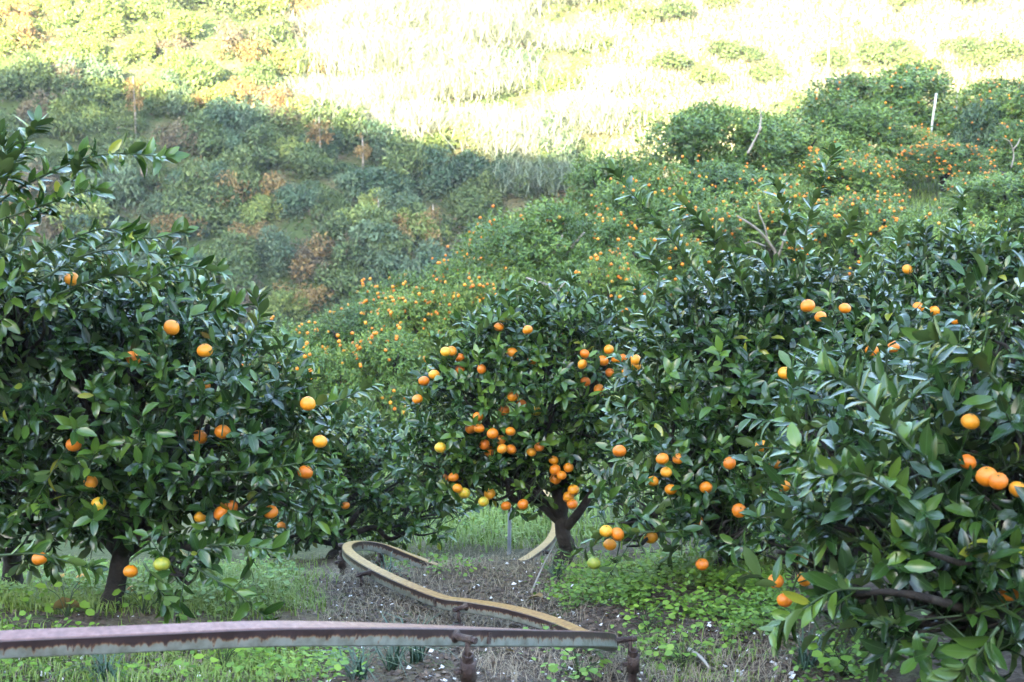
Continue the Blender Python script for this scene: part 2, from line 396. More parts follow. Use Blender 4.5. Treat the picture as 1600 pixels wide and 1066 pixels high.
# ridge behind the camera: its crest keeps the valley and the lower far slope out of the low sun
SHADE_EDGE = [(-500, 60), (-150, 95), (0, 112), (150, 128), (340, 170), (560, 208), (700, 238), (900, 258), (1100, 272), (1400, 292), (1900, 325)]
def _hill_hit(px, py):
    o = at(px, py, 1.0); lo, hi = 25.0, 120.0
    for _ in range(50):
        m = (lo + hi) / 2; p = o * m
        if p[2] > hill_h(p[0], p[1]): lo = m
        else: hi = m
    return o * lo
RIDGE_Y = -46.0
_rx, _rz = [], []
for e in SHADE_EDGE:
    B = _hill_hit(*e); t = (B[1] - RIDGE_Y) / -SUN_DIR.y
    _rx.append(B[0] + SUN_DIR.x * t); _rz.append(B[2] + SUN_DIR.z * t)
_o = np.argsort(_rx); _rx = np.array(_rx)[_o]; _rz = np.array(_rz)[_o]
def height(x, y):
    x = np.asarray(x, float); y = np.asarray(y, float)
    z = tps(x, y)
    z = z - .55 * np.maximum(0, -10 - x) * (y > 0)
    crest = 25.5 + .62 * np.clip(x, -10, 12)
    z = z - .85 * np.maximum(0, y - crest) ** 1.0 * np.clip((y - crest) / 2, 0, 1)
    z = np.maximum(z, -19)
    h = hill_h(x, y)
    k = 1.2
    e = np.clip(.5 + .5 * (h - z) / k, 0, 1)
    z = z * (1 - e) + h * e + k * e * (1 - e)
    back = np.clip((-2 - y) / (-2 - RIDGE_Y), 0, 1)
    rz = np.interp(x, _rx, _rz)
    beyond = np.maximum(0, RIDGE_Y - y) * .5
    return z + (rz - z) * back - beyond
def small_relief(x, y):
    return .018 * wob(x, y, .16, 1.0) + .03 * wob(x, y, .45, 2.4)
def height_near(x, y):
    return height(x, y) + small_relief(x, y) * ((y > 2) & (y < 34))

xs = np.unique(np.r_[np.linspace(-130, -14, 40), np.linspace(-14, -4, 40), np.linspace(-4, 4, 150), np.linspace(4, 14, 50), np.linspace(14, 130, 40)])
ys = np.unique(np.r_[np.linspace(-110, -46, 14), np.linspace(-46, 2, 36), np.linspace(2, 11, 150), np.linspace(11, 34, 90), np.linspace(34, 80, 70), np.linspace(80, 150, 20)])
gx, gy = np.meshgrid(xs, ys)
gz = height_near(gx, gy)
nx, ny = len(xs), len(ys)
i, j = np.meshgrid(np.arange(ny - 1), np.arange(nx - 1), indexing='ij')
a = (i * nx + j).ravel()
gm = new_mesh('ground', np.c_[gx.ravel(), gy.ravel(), gz.ravel()], [np.stack([a, a + 1, a + nx + 1, a + nx], 1)], M['ground'])
tag(link('ground', gm), kind='structure')

def ground_hit(px, py, far=40.0):
    px = np.atleast_1d(px).astype(float); py = np.atleast_1d(py).astype(float)
    v = -(py - 533) / F
    D = np.stack([(px - 800) / F, cp + v * sp_, -sp_ + v * cp], 1)
    t = np.full(len(px), np.nan); prev = np.full(len(px), 2.0)
    for d in np.concatenate([np.arange(2.2, 12, .12), np.arange(12, far, .4)]):
        P = D * d
        under = (P[:, 2] < height(P[:, 0], P[:, 1])) & np.isnan(t)
        t[under] = d - .05
    return D * t[:, None], t

# ------------------------------------------------------------------ leaves
def leaf_template(rows, w, fold, curl, twist=0.0, tipw=.62):
    """A pointed leaf along +Y from 0 to 1, upper face towards +Z. Returns verts, tris, quads, across."""
    ys_ = {3: [(.22, .74), (.52, 1.0), (.80, .62)], 2: [(.30, .88), (.70, .85)], 1: [(.48, 1.0)]}[rows]
    v = [(0, 0, 0)]; ac = [0.0]
    for y, k in ys_:
        for sx in (-1, 0, 1):
            x = sx * w * k
            z = abs(x) * fold - curl * y * y
            c, s_ = math.cos(twist * y), math.sin(twist * y)
            v.append((x * c - abs(x) * fold * s_ * .2, y - .12 * curl * y, z + x * s_)); ac.append(sx)
    v.append((0, 1 - .25 * abs(curl), -curl)); ac.append(0)
    f3 = [(0, 2, 1), (0, 3, 2)]; f4 = []
    n = len(ys_)
    for r in range(n - 1):
        b = 1 + 3 * r
        f4 += [(b, b + 1, b + 4, b + 3), (b + 1, b + 2, b + 5, b + 4)]
    b = 1 + 3 * (n - 1); t = len(v) - 1
    f3 += [(b, b + 1, t), (b + 1, b + 2, t)]
    return np.array(v), np.array(f3).reshape(-1, 3), np.array(f4, int).reshape(-1, 4), np.array(ac)
NEAR_T = [leaf_template(3, .20, .30, .16), leaf_template(3, .215, .45, .30), leaf_template(3, .19, .18, .05, .4), leaf_template(3, .22, .35, .42, -.3),
          leaf_template(3, .20, .25, -.08, .25), leaf_template(3, .185, .6, .22, -.5)]
MID_T = [leaf_template(1, .22, .35, .15), leaf_template(1, .24, .5, .3), leaf_template(1, .21, .2, .0)]

def shoots_to_leaves(P, D, Ln, n, size, droop=.25, upness=.6, spread=(72, 28), rng=RNG):
    """Leaves spiralling up each shoot. P base, D direction, Ln length (arrays); n leaves per shoot."""
    m = len(P)
    D = unit(D)
    ref = np.where(np.abs(D[:, 2:3]) < .9, [[0, 0, 1.0]], [[1.0, 0, 0]])
    U = unit(np.cross(D, ref)); W = np.cross(D, U)
    ph = rng.uniform(0, 6.28, m)
    j = np.arange(n)
    t = (.12 + .88 * (j + .6) / n)[None, :] + rng.normal(0, .03, (m, n))
    az = ph[:, None] + j[None, :] * 2.4 + rng.normal(0, .35, (m, n))
    al = np.radians(spread[0] + (spread[1] - spread[0]) * t + rng.normal(0, 10, (m, n)))
    rad = np.cos(az)[..., None] * U[:, None] + np.sin(az)[..., None] * W[:, None]
    Dm = np.broadcast_to(D[:, None], rad.shape)
    bend = (Ln[:, None] * t)[..., None]
    pos = P[:, None] + Dm * bend + np.array([0, 0, -.12]) * bend * t[..., None]
    d = np.cos(al)[..., None] * Dm + np.sin(al)[..., None] * rad
    d[..., 2] -= droop * rng.uniform(.1, 1.2, (m, n))
    d = unit(d)
    nn = np.sin(al)[..., None] * Dm - np.cos(al)[..., None] * rad
    nn = nn + np.array([0, 0, upness]) + rng.normal(0, .3, nn.shape)
    nn = unit(nn - d * (nn * d).sum(-1, keepdims=True))
    x = np.cross(d, nn)
    R = np.stack([x, d, nn], -1).reshape(-1, 3, 3)
    s = (size * rng.uniform(.68, 1.15, (m, n)) * (1 - .25 * np.maximum(0, t - .75))).reshape(-1)
    return pos.reshape(-1, 3), R, s

def leaves_mesh(name, pos, R, s, var, tint, templates, mat):
    V, F3, F4, TI, AC = [], [], [], [], []; n0 = 0
    for k, (tv, t3, t4, ac) in enumerate(templates):
        q = np.where(var == k)[0]
        if not len(q): continue
        vv = np.einsum('nij,kj->nki', R[q], tv) * s[q][:, None, None] + pos[q][:, None]
        nv = len(tv)
        base = n0 + np.arange(len(q)) * nv
        V.append(vv.reshape(-1, 3)); TI.append(np.repeat(tint[q], nv)); AC.append(np.tile(ac, len(q)))
        if len(t3): F3.append((base[:, None, None] + t3[None]).reshape(-1, 3))
        if len(t4): F4.append((base[:, None, None] + t4[None]).reshape(-1, 4))
        n0 += nv * len(q)
    return new_mesh(name, np.concatenate(V), [np.concatenate(F3) if F3 else [], np.concatenate(F4) if F4 else []], mat,
                    {'tint': np.concatenate(TI), 'across': np.concatenate(AC)})

# one shared mesh for every leaf shape and shade, used by the leaves that stand as objects of their own
TINTS = np.array([.12, .32, .5, .68, .85, .97])
LEAF_MESH = {}
for k, (tv, t3, t4, ac) in enumerate(NEAR_T):
    for q, tn in enumerate(TINTS):
        LEAF_MESH[k, q] = new_mesh('leaf', tv, [t3, t4], M['leaf'], {'tint': np.full(len(tv), tn), 'across': ac})

def mandarin_mesh(seed, seg=14, rings=9, calyx=True, mat='mandarin'):
    r = np.random.default_rng(seed)
    v = []; mi = []
    for i_ in range(rings + 1):
        th = math.pi * i_ / rings
        for j_ in range(seg):
            ph = 2 * math.pi * j_ / seg
            rr = math.sin(th) * (1 + .015 * math.sin(5 * ph + seed))
            z = .84 * math.cos(th)
            if th < .5: z -= .09 * (1 - th / .5) ** 1.5 - .05
            if th > 2.7: z += .06 * ((th - 2.7) / .44)
            v.append((rr * math.cos(ph), rr * math.sin(ph), z))
    f4 = [(i_ * seg + j_, (i_ + 1) * seg + j_, (i_ + 1) * seg + (j_ + 1) % seg, i_ * seg + (j_ + 1) % seg) for i_ in range(rings) for j_ in range(seg)]
    mi = [0] * len(f4); f3 = []
    if calyx:
        b = len(v); v.append((0, 0, .86))
        for q in range(10):
            a_ = 2 * math.pi * q / 10; k = .20 if q % 2 else .09
            v.append((k * math.cos(a_), k * math.sin(a_), .815 + (.0 if q % 2 else .03)))
        f3 = [(b, b + 1 + q, b + 1 + (q + 1) % 10) for q in range(10)]
    v = np.array(v) * np.array([1, 1 + r.uniform(-.03, .03), 1 + r.uniform(-.05, .06)])
    return new_mesh('mandarin', v, [np.array(f3, int).reshape(-1, 3), np.array(f4)], [M[mat], M['calyx']], mat_idx=[1] * len(f3) + mi)
FRUIT = [mandarin_mesh(k) for k in range(5)]
FRUIT_GREEN = [mandarin_mesh(k, mat='mandarin_green') for k in range(2)]

# ------------------------------------------------------------------ near mandarin trees
def px_ellipsoid(px, py, rx, ry, d, rd=None):
    k = d / F
    return at(px, py, d), np.array([rx * k, (rd if rd else (rx + ry) / 2 * k), ry * k])

class Tree: pass
TREES = []
def make_tree(label, base_px, fork_px, ells, size, seed, shoots=(), dens=1.0, trunk_r=.05, fruits=(), fruit_d=None, tone=0.0, leaves_n=9, limbs=None, trunk_label=None, up=.5):
    rng = np.random.default_rng(seed)
    t = Tree(); t.label = label; t.fruits = []
    base = at(*base_px); base[2] = height_near(base[0], base[1])
    t.base = base
    fork = at(*fork_px)
    E = [px_ellipsoid(*e) for e in ells]
    SP, SD, SL, SE = [], [], [], []
    for k, (c, r) in enumerate(E):
        rm = (r[0] * r[1] * r[2]) ** (1 / 3)
        n = int(1080 * dens * rm * rm * (.085 / size) ** 2)
        q = unit(rng.normal(size=(n, 3))); q[:, 2] = np.where(rng.random(n) < .3, np.abs(q[:, 2]), q[:, 2])
        q = unit(q) * np.cbrt(rng.uniform(.22, 1.0, n))[:, None]
        p = c + q * r
        keep = np.ones(n, bool)
        for k2, (c2, r2) in enumerate(E):
            if k2 != k: keep &= ((((p - c2) / r2) ** 2).sum(1) > .30) | (rng.random(n) < .25)
        p = p[keep]; q = q[keep]
        d = unit(unit(q) * .75 + np.array([0, 0, up]) + rng.normal(0, .38, p.shape))
        SP.append(p); SD.append(d); SL.append(rng.uniform(.10, .24, len(p)) * size / .085); SE.append(np.full(len(p), k))
    P = np.concatenate(SP); D = np.concatenate(SD); L_ = np.concatenate(SL); K = np.concatenate(SE)
    ok = P[:, 2] > height(P[:, 0], P[:, 1]) + .16
    P, D, L_, K = P[ok], D[ok], L_[ok], K[ok]
    pos, R, s = shoots_to_leaves(P, D, L_, leaves_n, size, droop=.14 if up > .5 else .25, upness=.4 if up > .5 else .6, rng=rng)
    tint = np.clip(.42 + tone + rng.normal(0, .15, len(pos)) + np.repeat(rng.normal(0, .17, len(P)), leaves_n), .02, .88)
    old = rng.random(len(pos)) < .006
    tint[old] = .97
    # twigs
    tw = MB()
    tw.prisms(P - D * .10, P + D * L_[:, None] * .95 + np.array([0, 0, -.10]) * L_[:, None], .0035, .0016)
    # long shoots given as photograph points
    for pts, nl, ls in shoots:
        path = smooth_path([at(*p_) for p_ in pts], 8)
        tw.tube(path, np.linspace(.0055, .002, len(path)), 5)
        seg = np.linalg.norm(np.diff(path, axis=0), axis=1); cum = np.r_[0, np.cumsum(seg)]
        nl = int(nl * 2.7)
        tt = np.linspace(.10, 1, nl) * cum[-1] + rng.normal(0, .008, nl)
        pp = np.stack([np.interp(tt, cum, path[:, a_]) for a_ in range(3)], 1)
        tang = unit(np.stack([np.interp(tt, cum, np.gradient(path, axis=0)[:, a_]) for a_ in range(3)], 1))
        ps_, R_, s_ = shoots_to_leaves(pp, tang, np.full(nl, .004), 1, ls, droop=.12, upness=.9, spread=(62, 40), rng=rng)
        # the shoot tip carries a tuft
        pt_, Rt_, st_ = shoots_to_leaves(path[-1:] - tang[-1:] * .05, tang[-1:], np.array([.06]), 5, ls * .85, droop=.05, spread=(50, 18), rng=rng)
        pos = np.concatenate([pos, ps_, pt_]); R = np.concatenate([R, R_, Rt_]); s = np.concatenate([s, s_, st_])
        tint = np.concatenate([tint, np.clip(rng.normal(.66, .14, nl + 5), .2, .92)])
    ok = pos[:, 2] > height(pos[:, 0], pos[:, 1]) + .04
    t.pos, t.R, t.s, t.tint = pos[ok], R[ok], s[ok], tint[ok]
    t.var = rng.integers(0, len(NEAR_T), len(t.pos))
    # secondary branches
    br = MB()
    for k, (c, r) in enumerate(E):
        ids = np.where(K == k)[0]
        if not len(ids): continue
        mid = c * .75 + fork * .25
        for q in rng.choice(ids, min(len(ids), 16), replace=False):
            m_ = (mid + P[q]) / 2 + rng.normal(0, .04, 3)
            br.tube(smooth_path([mid, m_, P[q]], 3), np.linspace(.011, .004, 7), 5)
    t.twig, t.branch = tw, br
    # trunk and limbs
    tr = MB()
    lean = fork - base
    pts = [base - [0, 0, .12], base + lean * .05, base + lean * .35 + rng.normal(0, .012, 3), base + lean * .7 + rng.normal(0, .015, 3), fork]
    path = smooth_path(pts, 5)
    rad = np.interp(np.linspace(0, 1, len(path)), [0, .25, .4, 1], [trunk_r * 1.6, trunk_r * 1.25, trunk_r, trunk_r * .85])
    tr.tube(path, rad * (1 + rng.normal(0, .03, len(path))), 12)
    t.trunk = tr; t.limbs = []
    for c, r in E:
        e = c.copy()
        m1 = fork + (e - fork) * .35 + rng.normal(0, .04, 3) + [0, 0, .03]; m2 = fork + (e - fork) * .7 + rng.normal(0, .05, 3)
        p_ = smooth_path([fork - lean * .12, m1, m2, e], 5)
        lb = MB(); lb.tube(p_, np.linspace(trunk_r * .62, .010, len(p_)), 9); t.limbs.append(lb)
    for pts_ in (limbs or []):
        p_ = smooth_path([at(*q) for q in pts_], 5)
        lb = MB(); lb.tube(p_, np.linspace(trunk_r * .6, trunk_r * .25, len(p_)), 9); t.limbs.append(lb)
    for f in fruits:
        fx, fy = f[0], f[1]
        fd = f[2] if len(f) > 2 and f[2] else fruit_d
        t.fruits.append((at(fx, fy, fd + rng.uniform(.02, .24)), f[3] if len(f) > 3 else None))
    t.trunk_label = trunk_label
    t.seed = seed
    TREES.append(t)
    return t

# A: large tree at the left
make_tree('large mandarin tree at left behind the rail, with a dark bare leaning trunk', (172, 950, 5.7), (192, 858, 5.75),
    [(150, 640, 190, 200, 5.75), (325, 665, 140, 140, 5.6), (50, 755, 140, 90, 5.7), (370, 745, 110, 85, 5.55), (225, 525, 115, 85, 5.8),
     (435, 695, 72, 70, 5.6), (240, 790, 130, 45, 5.6), (20, 610, 140, 150, 5.9), (330, 560, 60, 55, 5.7), (290, 880, 40, 22, 5.3), (110, 500, 120, 80, 5.8)],
    .080, 101, dens=.95, trunk_r=.042, fruit_d=5.25,
    shoots=[([(279, 498, 5.5), (320, 490, 5.45), (364, 478, 5.4)], 9, .085), ([(294, 877, 5.2), (328, 901, 5.15), (367, 924, 5.1), (415, 964, 5.05)], 9, .085),
            ([(300, 855, 5.2), (360, 852, 5.15), (425, 858, 5.1)], 9, .085), ([(470, 640, 5.4), (530, 625, 5.4), (575, 603, 5.4)], 7, .085),
            ([(230, 440, 5.5), (272, 416, 5.45), (312, 419, 5.4), (340, 422, 5.4)], 10, .08), ([(330, 740, 5.2), (400, 735, 5.2), (475, 722, 5.2)], 9, .08),
            ([(225, 880, 5.1), (245, 915, 5.1), (262, 945, 5.1)], 8, .085), ([(0, 868, 5.1), (60, 866, 5.1), (150, 890, 5.1)], 8, .08),
            ([(380, 540, 5.4), (405, 500, 5.4), (400, 465, 5.4)], 8, .085)],
    fruits=[(348, 675), (361, 792), (345, 802), (314, 808), (423, 800), (318, 603), (481, 631), (142, 753), (253, 882, 5.05, .93), (155, 788, None, .97), (477, 738),
            (115, 695), (235, 562), (312, 683), (62, 873), (320, 548), (268, 512), (396, 777, None, .97), (500, 690), (208, 560), (204, 893)])
# B: tree at the far left, its long shoots reach into the upper left corner
make_tree('mandarin tree cut off by the left edge, long shoots arching over the hillside', (20, 918, 6.9), (5, 800, 6.6),
    [(-90, 440, 100, 120, 5.3), (20, 470, 70, 50, 5.2), (-90, 650, 120, 190, 6.0), (-50, 370, 50, 45, 5.1)],
    .082, 202, dens=.85, trunk_r=.045, fruit_d=4.9,
    shoots=[([(-20, 330, 5.0), (23, 298, 4.95), (82, 268, 4.9), (131, 248, 4.9), (184, 240, 4.85), (259, 245, 4.85)], 22, .088),
            ([(-20, 352, 4.9), (0, 344, 4.9), (66, 321, 4.85), (148, 294, 4.8)], 16, .085), ([(7, 459, 4.9), (43, 422, 4.9), (92, 383, 4.9), (164, 357, 4.85), (213, 370, 4.8)], 18, .085),
            ([(20, 380, 4.9), (60, 330, 4.9), (110, 285, 4.9), (125, 255, 4.9)], 12, .08), ([(0, 300, 4.9), (30, 240, 4.9), (55, 195, 4.9)], 14, .09),
            ([(60, 440, 4.9), (130, 400, 4.9), (190, 390, 4.9), (270, 400, 4.9)], 14, .085), ([(90, 460, 5.0), (170, 430, 5.0), (230, 440, 5.0)], 12, .085),
            ([(-10, 290, 4.8), (10, 250, 4.8), (0, 215, 4.8)], 10, .095), ([(100, 420, 5.1), (180, 372, 5.1), (240, 372, 5.1), (285, 360, 5.1)], 14, .08)],
    fruits=[(112, 436)])
# C: low bushy tree behind the loop of the rail
make_tree('low bushy mandarin tree without ripe fruit, behind the loop of the rail', (520, 882, 8.6), (530, 840, 8.7),
    [(600, 765, 95, 85, 8.9), (500, 780, 95, 80, 8.8), (655, 815, 60, 55, 8.8), (560, 720, 70, 60, 9.0), (460, 830, 60, 50, 8.6)], .078, 303, dens=1.0, trunk_r=.035, tone=.12,
    fruit_d=8.4, fruits=[(440, 822), (540, 790)])
# D: the tree in the middle of the picture
_z = [(372, 190), (492, 202), (175, 290), (427, 297), (208, 318), (210, 365), (103, 388), (33, 490), (393, 537), (466, 510), (285, 562), (290, 612), (255, 612), (346, 634), (345, 700), (386, 697),
      (423, 700), (328, 712), (312, 680), (540, 690), (508, 712), (183, 815), (200, 862), (228, 882), (333, 884), (308, 918), (402, 936), (472, 928), (606, 785), (662, 775), (633, 808), (608, 822),
      (682, 868), (662, 897), (678, 928), (720, 345), (733, 418), (788, 448), (830, 283), (863, 322), (885, 320), (942, 326), (905, 380), (940, 352), (835, 380), (730, 302), (872, 703), (128, 692),
      (525, 540), (805, 330), (430, 480), (420, 625), (380, 660), (160, 815), (60, 415), (150, 292), (600, 745), (300, 365), (510, 330)]
make_tree('mandarin tree in the middle laden with clusters of orange fruit, forked dark trunk', (880, 885, 7.5), (877, 808, 7.5),
    [(830, 620, 150, 130, 7.6), (745, 660, 95, 100, 7.5), (930, 585, 85, 90, 7.5), (840, 540, 120, 60, 7.6), (900, 700, 90, 80, 7.6), (700, 730, 60, 55, 7.4), (790, 745, 80, 45, 7.4)],
    .075, 404, dens=1.0, trunk_r=.045, fruit_d=7.08, tone=.13, up=.75,
    shoots=[([(840, 540, 7.4), (835, 500, 7.4), (828, 455, 7.4)], 12, .08), ([(890, 540, 7.5), (888, 490, 7.5), (893, 432, 7.5)], 13, .08), ([(770, 560, 7.3), (775, 520, 7.3), (765, 492, 7.3)], 12, .08),
            ([(690, 600, 7.3), (690, 560, 7.3), (680, 530, 7.3)], 9, .075), ([(740, 540, 7.2), (760, 510, 7.2), (800, 495, 7.2)], 10, .08)],
    limbs=[[(877, 815, 7.5), (862, 790, 7.45), (838, 770, 7.4), (815, 755, 7.4)], [(880, 830, 7.5), (905, 800, 7.4), (925, 770, 7.4), (950, 735, 7.4), (960, 700, 7.45)]],
    fruits=[(640 + .375 * x, 440 + .375 * y, None, .96 if (x, y) in ((128, 692), (525, 540), (308, 918), (228, 882)) else None) for x, y in _z])
# E: broad tree right of the middle
make_tree('broad dark mandarin tree right of the middle, low branches almost on the weeds', (1135, 895, 6.4), (1140, 830, 6.4),
    [(1130, 630, 150, 150, 6.5), (1055, 720, 85, 95, 6.3), (1190, 560, 130, 100, 6.5), (1110, 530, 80, 70, 6.5), (1170, 770, 110, 80, 6.2), (1290, 520, 105, 85, 6.5), (1085, 825, 75, 50, 6.1),
     (980, 820, 55, 40, 5.9), (1270, 640, 120, 120, 6.4), (1140, 850, 50, 40, 5.95), (1330, 560, 90, 90, 6.5)],
    .080, 505, dens=.95, trunk_r=.05, fruit_d=5.8, tone=.04, up=.65,
    shoots=[([(1125, 480, 6.2), (1085, 420, 6.2), (1030, 350, 6.2), (985, 300, 6.2), (960, 268, 6.2)], 24, .085), ([(1255, 430, 6.2), (1262, 350, 6.2), (1285, 280, 6.2), (1300, 238, 6.2)], 22, .085),
            ([(1250, 430, 6.2), (1232, 350, 6.2), (1214, 290, 6.2)], 18, .085), ([(1170, 470, 6.1), (1140, 400, 6.1), (1090, 340, 6.1), (1075, 320, 6.1)], 18, .085), ([(1110, 470, 6.1), (1120, 410, 6.1), (1115, 370, 6.1)], 14, .085),
            ([(1300, 430, 6.2), (1310, 385, 6.2), (1330, 345, 6.2)], 12, .08), ([(1040, 560, 6.2), (1010, 500, 6.2), (995, 450, 6.2)], 14, .08), ([(1215, 440, 6.2), (1190, 405, 6.2), (1165, 395, 6.2)], 8, .08),
            ([(1020, 480, 6.2), (1030, 430, 6.2), (1010, 390, 6.2)], 12, .08), ([(1060, 830, 5.7), (1000, 832, 5.7), (935, 838, 5.7)], 10, .08)],
    limbs=[[(1140, 850, 6.4), (1165, 868, 6.2), (1200, 850, 6.1), (1240, 842, 6.0)]],
    fruits=[(1226, 583), (1320, 482), (1190, 697), (1211, 723), (1060, 717), (1035, 717), (1041, 738), (1140, 724), (1097, 882, 5.75), (947, 830, 5.6), (965, 835, 5.65), (953, 851, 5.58), (1103, 762),
            (1017, 840), (1282, 495), (928, 880, 5.6, .97), (1362, 548), (1395, 542), (1020, 752), (1240, 668), (1262, 478), (1090, 815), (1155, 798), (1048, 765), (968, 705), (1225, 760)])
# F: tree at the right edge further back
make_tree('mandarin tree at the right edge behind, narrow shoots standing up from the crown', (1500, 900, 7.6), (1500, 760, 7.6),
    [(1480, 470, 110, 80, 7.6), (1560, 520, 110, 120, 7.6), (1410, 520, 80, 90, 7.5), (1620, 450, 110, 100, 7.7), (1480, 600, 130, 110, 7.6), (1640, 640, 120, 140, 7.5)],
    .080, 606, dens=.9, trunk_r=.045, fruit_d=7.05, tone=.05, up=.8,
    shoots=[([(1495, 430, 7.4), (1500, 370, 7.4), (1505, 305, 7.4)], 18, .09), ([(1420, 470, 7.3), (1400, 420, 7.3), (1405, 370, 7.3)], 14, .085), ([(1555, 430, 7.4), (1560, 400, 7.4), (1590, 378, 7.4)], 12, .085),
            ([(1385, 450, 7.2), (1360, 420, 7.2), (1350, 380, 7.2)], 12, .085)],
    fruits=[(1435, 480), (1460, 486), (1418, 421), (1493, 500)])
# H: tree between the broad one and the nearest one
make_tree('mandarin tree with a thin brown trunk, between the broad tree and the nearest one', (1330, 990, 5.0), (1325, 900, 5.1),
    [(1310, 690, 90, 100, 5.2), (1400, 640, 100, 95, 5.2), (1290, 800, 75, 80, 5.1), (1370, 770, 90, 80, 5.2), (1250, 870, 60, 45, 5.0)],
    .083, 707, dens=.9, trunk_r=.033, fruit_d=4.75,
    limbs=[[(1325, 915, 5.05), (1280, 885, 5.0), (1245, 870, 4.95), (1215, 862, 4.9)]],
    shoots=[([(1300, 660, 4.9), (1260, 670, 4.9), (1240, 655, 4.9)], 8, .09)],
    fruits=[(1226, 938, 4.75), (1212, 908, 4.85), (1256, 905, 4.85)])
# G: nearest tree at the lower right
make_tree('nearest mandarin tree filling the lower right corner with large glossy leaves', (1680, 1110, 4.3), (1640, 990, 4.3),
    [(1450, 800, 140, 110, 4.25), (1560, 680, 110, 130, 4.3), (1500, 960, 110, 85, 4.1), (1360, 840, 80, 80, 4.2), (1600, 880, 130, 150, 4.2), (1570, 570, 80, 55, 4.4), (1420, 930, 80, 60, 4.1),
     (1660, 760, 120, 150, 4.3), (1300, 935, 55, 35, 4.2)],
    .098, 808, dens=1.0, trunk_r=.027, fruit_d=3.86, tone=-.08,
    limbs=[[(1640, 960, 4.3), (1570, 900, 4.1), (1500, 880, 3.95), (1440, 860, 3.9)], [(1590, 980, 4.1), (1470, 940, 3.95), (1390, 925, 3.95), (1330, 930, 4.0)]],
    shoots=[([(1400, 770, 3.9), (1340, 740, 3.9), (1280, 740, 3.9), (1250, 700, 3.9)], 14, .105), ([(1360, 920, 3.95), (1300, 925, 3.95), (1220, 975, 3.95)], 8, .115), ([(1440, 720, 3.9), (1340, 610, 3.9), (1290, 580, 3.9)], 12, .1),
            ([(1560, 600, 4.0), (1510, 545, 4.0), (1455, 530, 4.0)], 10, .1), ([(1560, 980, 3.8), (1530, 1020, 3.8), (1500, 1050, 3.8)], 8, .1)],
    fruits=[(1516, 659), (1512, 722), (1560, 752), (1577, 925), (1542, 745), (1590, 765)])

# leaves that hide a fruit the photograph shows are thinned, then the best seen leaves of each tree become objects
for t in TREES:
    keep = np.ones(len(t.pos), bool)
    for T2 in TREES:
        for fp, _ in T2.fruits:
            u, v, d = project(fp); r = .036 * F / d[0]
            mid = t.pos + t.R[:, :, 1] * (t.s * .5)[:, None]
            x, y, dd = project(mid)
            hid = (np.hypot(x - u[0], y - v[0]) < r * .75) & (dd < d[0] + .02)
            keep &= ~hid | (np.random.default_rng(5).random(len(keep)) < .35)
    for k in ('pos', 'R', 's', 'tint', 'var'): setattr(t, k, getattr(t, k)[keep])
all_c = np.concatenate([t.pos + t.R[:, :, 1] * (t.s * .5)[:, None] for t in TREES])
owner = np.concatenate([np.full(len(t.pos), k) for k, t in enumerate(TREES)])
lidx = np.concatenate([np.arange(len(t.pos)) for t in TREES])
ux, uy, ud = project(all_c)
alln = np.concatenate([t.R[:, :, 2] for t in TREES]); alls = np.concatenate([t.s for t in TREES])
facing = np.abs((alln * unit(all_c)).sum(1))
area = alls ** 2 * .28 * facing * (F / ud) ** 2
inside = (ux > -5) & (ux < 1605) & (uy > -5) & (uy < 1071)
cell = (np.floor(ux / 13).astype(int) + 1000) * 4000 + np.floor(uy / 13).astype(int) + 1000
order = np.lexsort((ud, cell))
first = np.zeros(len(cell), bool)
co = cell[order]
first[order[np.r_[True, co[1:] != co[:-1]]]] = True
N_SINGLE = 300
for k, t in enumerate(TREES):
    cand = np.where((owner == k) & first & inside)[0]
    cand = cand[np.argsort(-area[cand])][:N_SINGLE]
    single = np.zeros(len(t.pos), bool); single[lidx[cand]] = True
    root = empty('mandarin_tree', t.base)
    off = -np.array(t.base)
    tag(root, t.label, 'tree', 'mandarin trees round the rail')
    def put(mb, name, mat, parent):
        me = new_mesh(name, np.concatenate(mb.v) + off, [np.concatenate(mb.f3) if mb.f3 else [], np.concatenate(mb.f4) if mb.f4 else []], mat)
        return link(name, me, parent)
    tro = put(t.trunk, 'trunk', M['bark'], root)
    for lb in t.limbs: put(lb, 'limb', M['bark'], root)
    if t.branch.v: put(t.branch, 'branches', M['bark'], root)['kind'] = 'stuff'
    put(t.twig, 'twigs', M['twig'], root)['kind'] = 'stuff'
    r = ~single
    cm = leaves_mesh('crown', t.pos[r] + off, t.R[r], t.s[r], t.var[r], t.tint[r], NEAR_T, M['leaf'])
    crown = link('crown', cm, root); crown['kind'] = 'stuff'
    for q in np.where(single)[0]:
        tn = int(np.argmin(np.abs(TINTS - t.tint[q])))
        o = link('leaf', LEAF_MESH[int(t.var[q]), tn], crown)
        mt = np.eye(4); mt[:3, :3] = t.R[q] * t.s[q]; mt[:3, 3] = t.pos[q] + off
        o.matrix_local = Matrix(mt.tolist())
    rng = np.random.default_rng(t.seed + 5)
    for q, (fp, hue) in enumerate(t.fruits):
        o = link('mandarin', FRUIT_GREEN[q % 2] if hue else FRUIT[(q + k) % 5], root)
        s = rng.uniform(.0255, .0315) * (1.1 if k == 8 else 1)
        o.location = Vector(fp + off); o.scale = (s, s, s)
        o.rotation_euler = (rng.normal(0, .35), rng.normal(0, .35), rng.uniform(0, 6.28))
        # its stalk reaches up into the twigs
    # fruit hidden deeper in the crown
print('near leaves', sum(len(t.pos) for t in TREES))

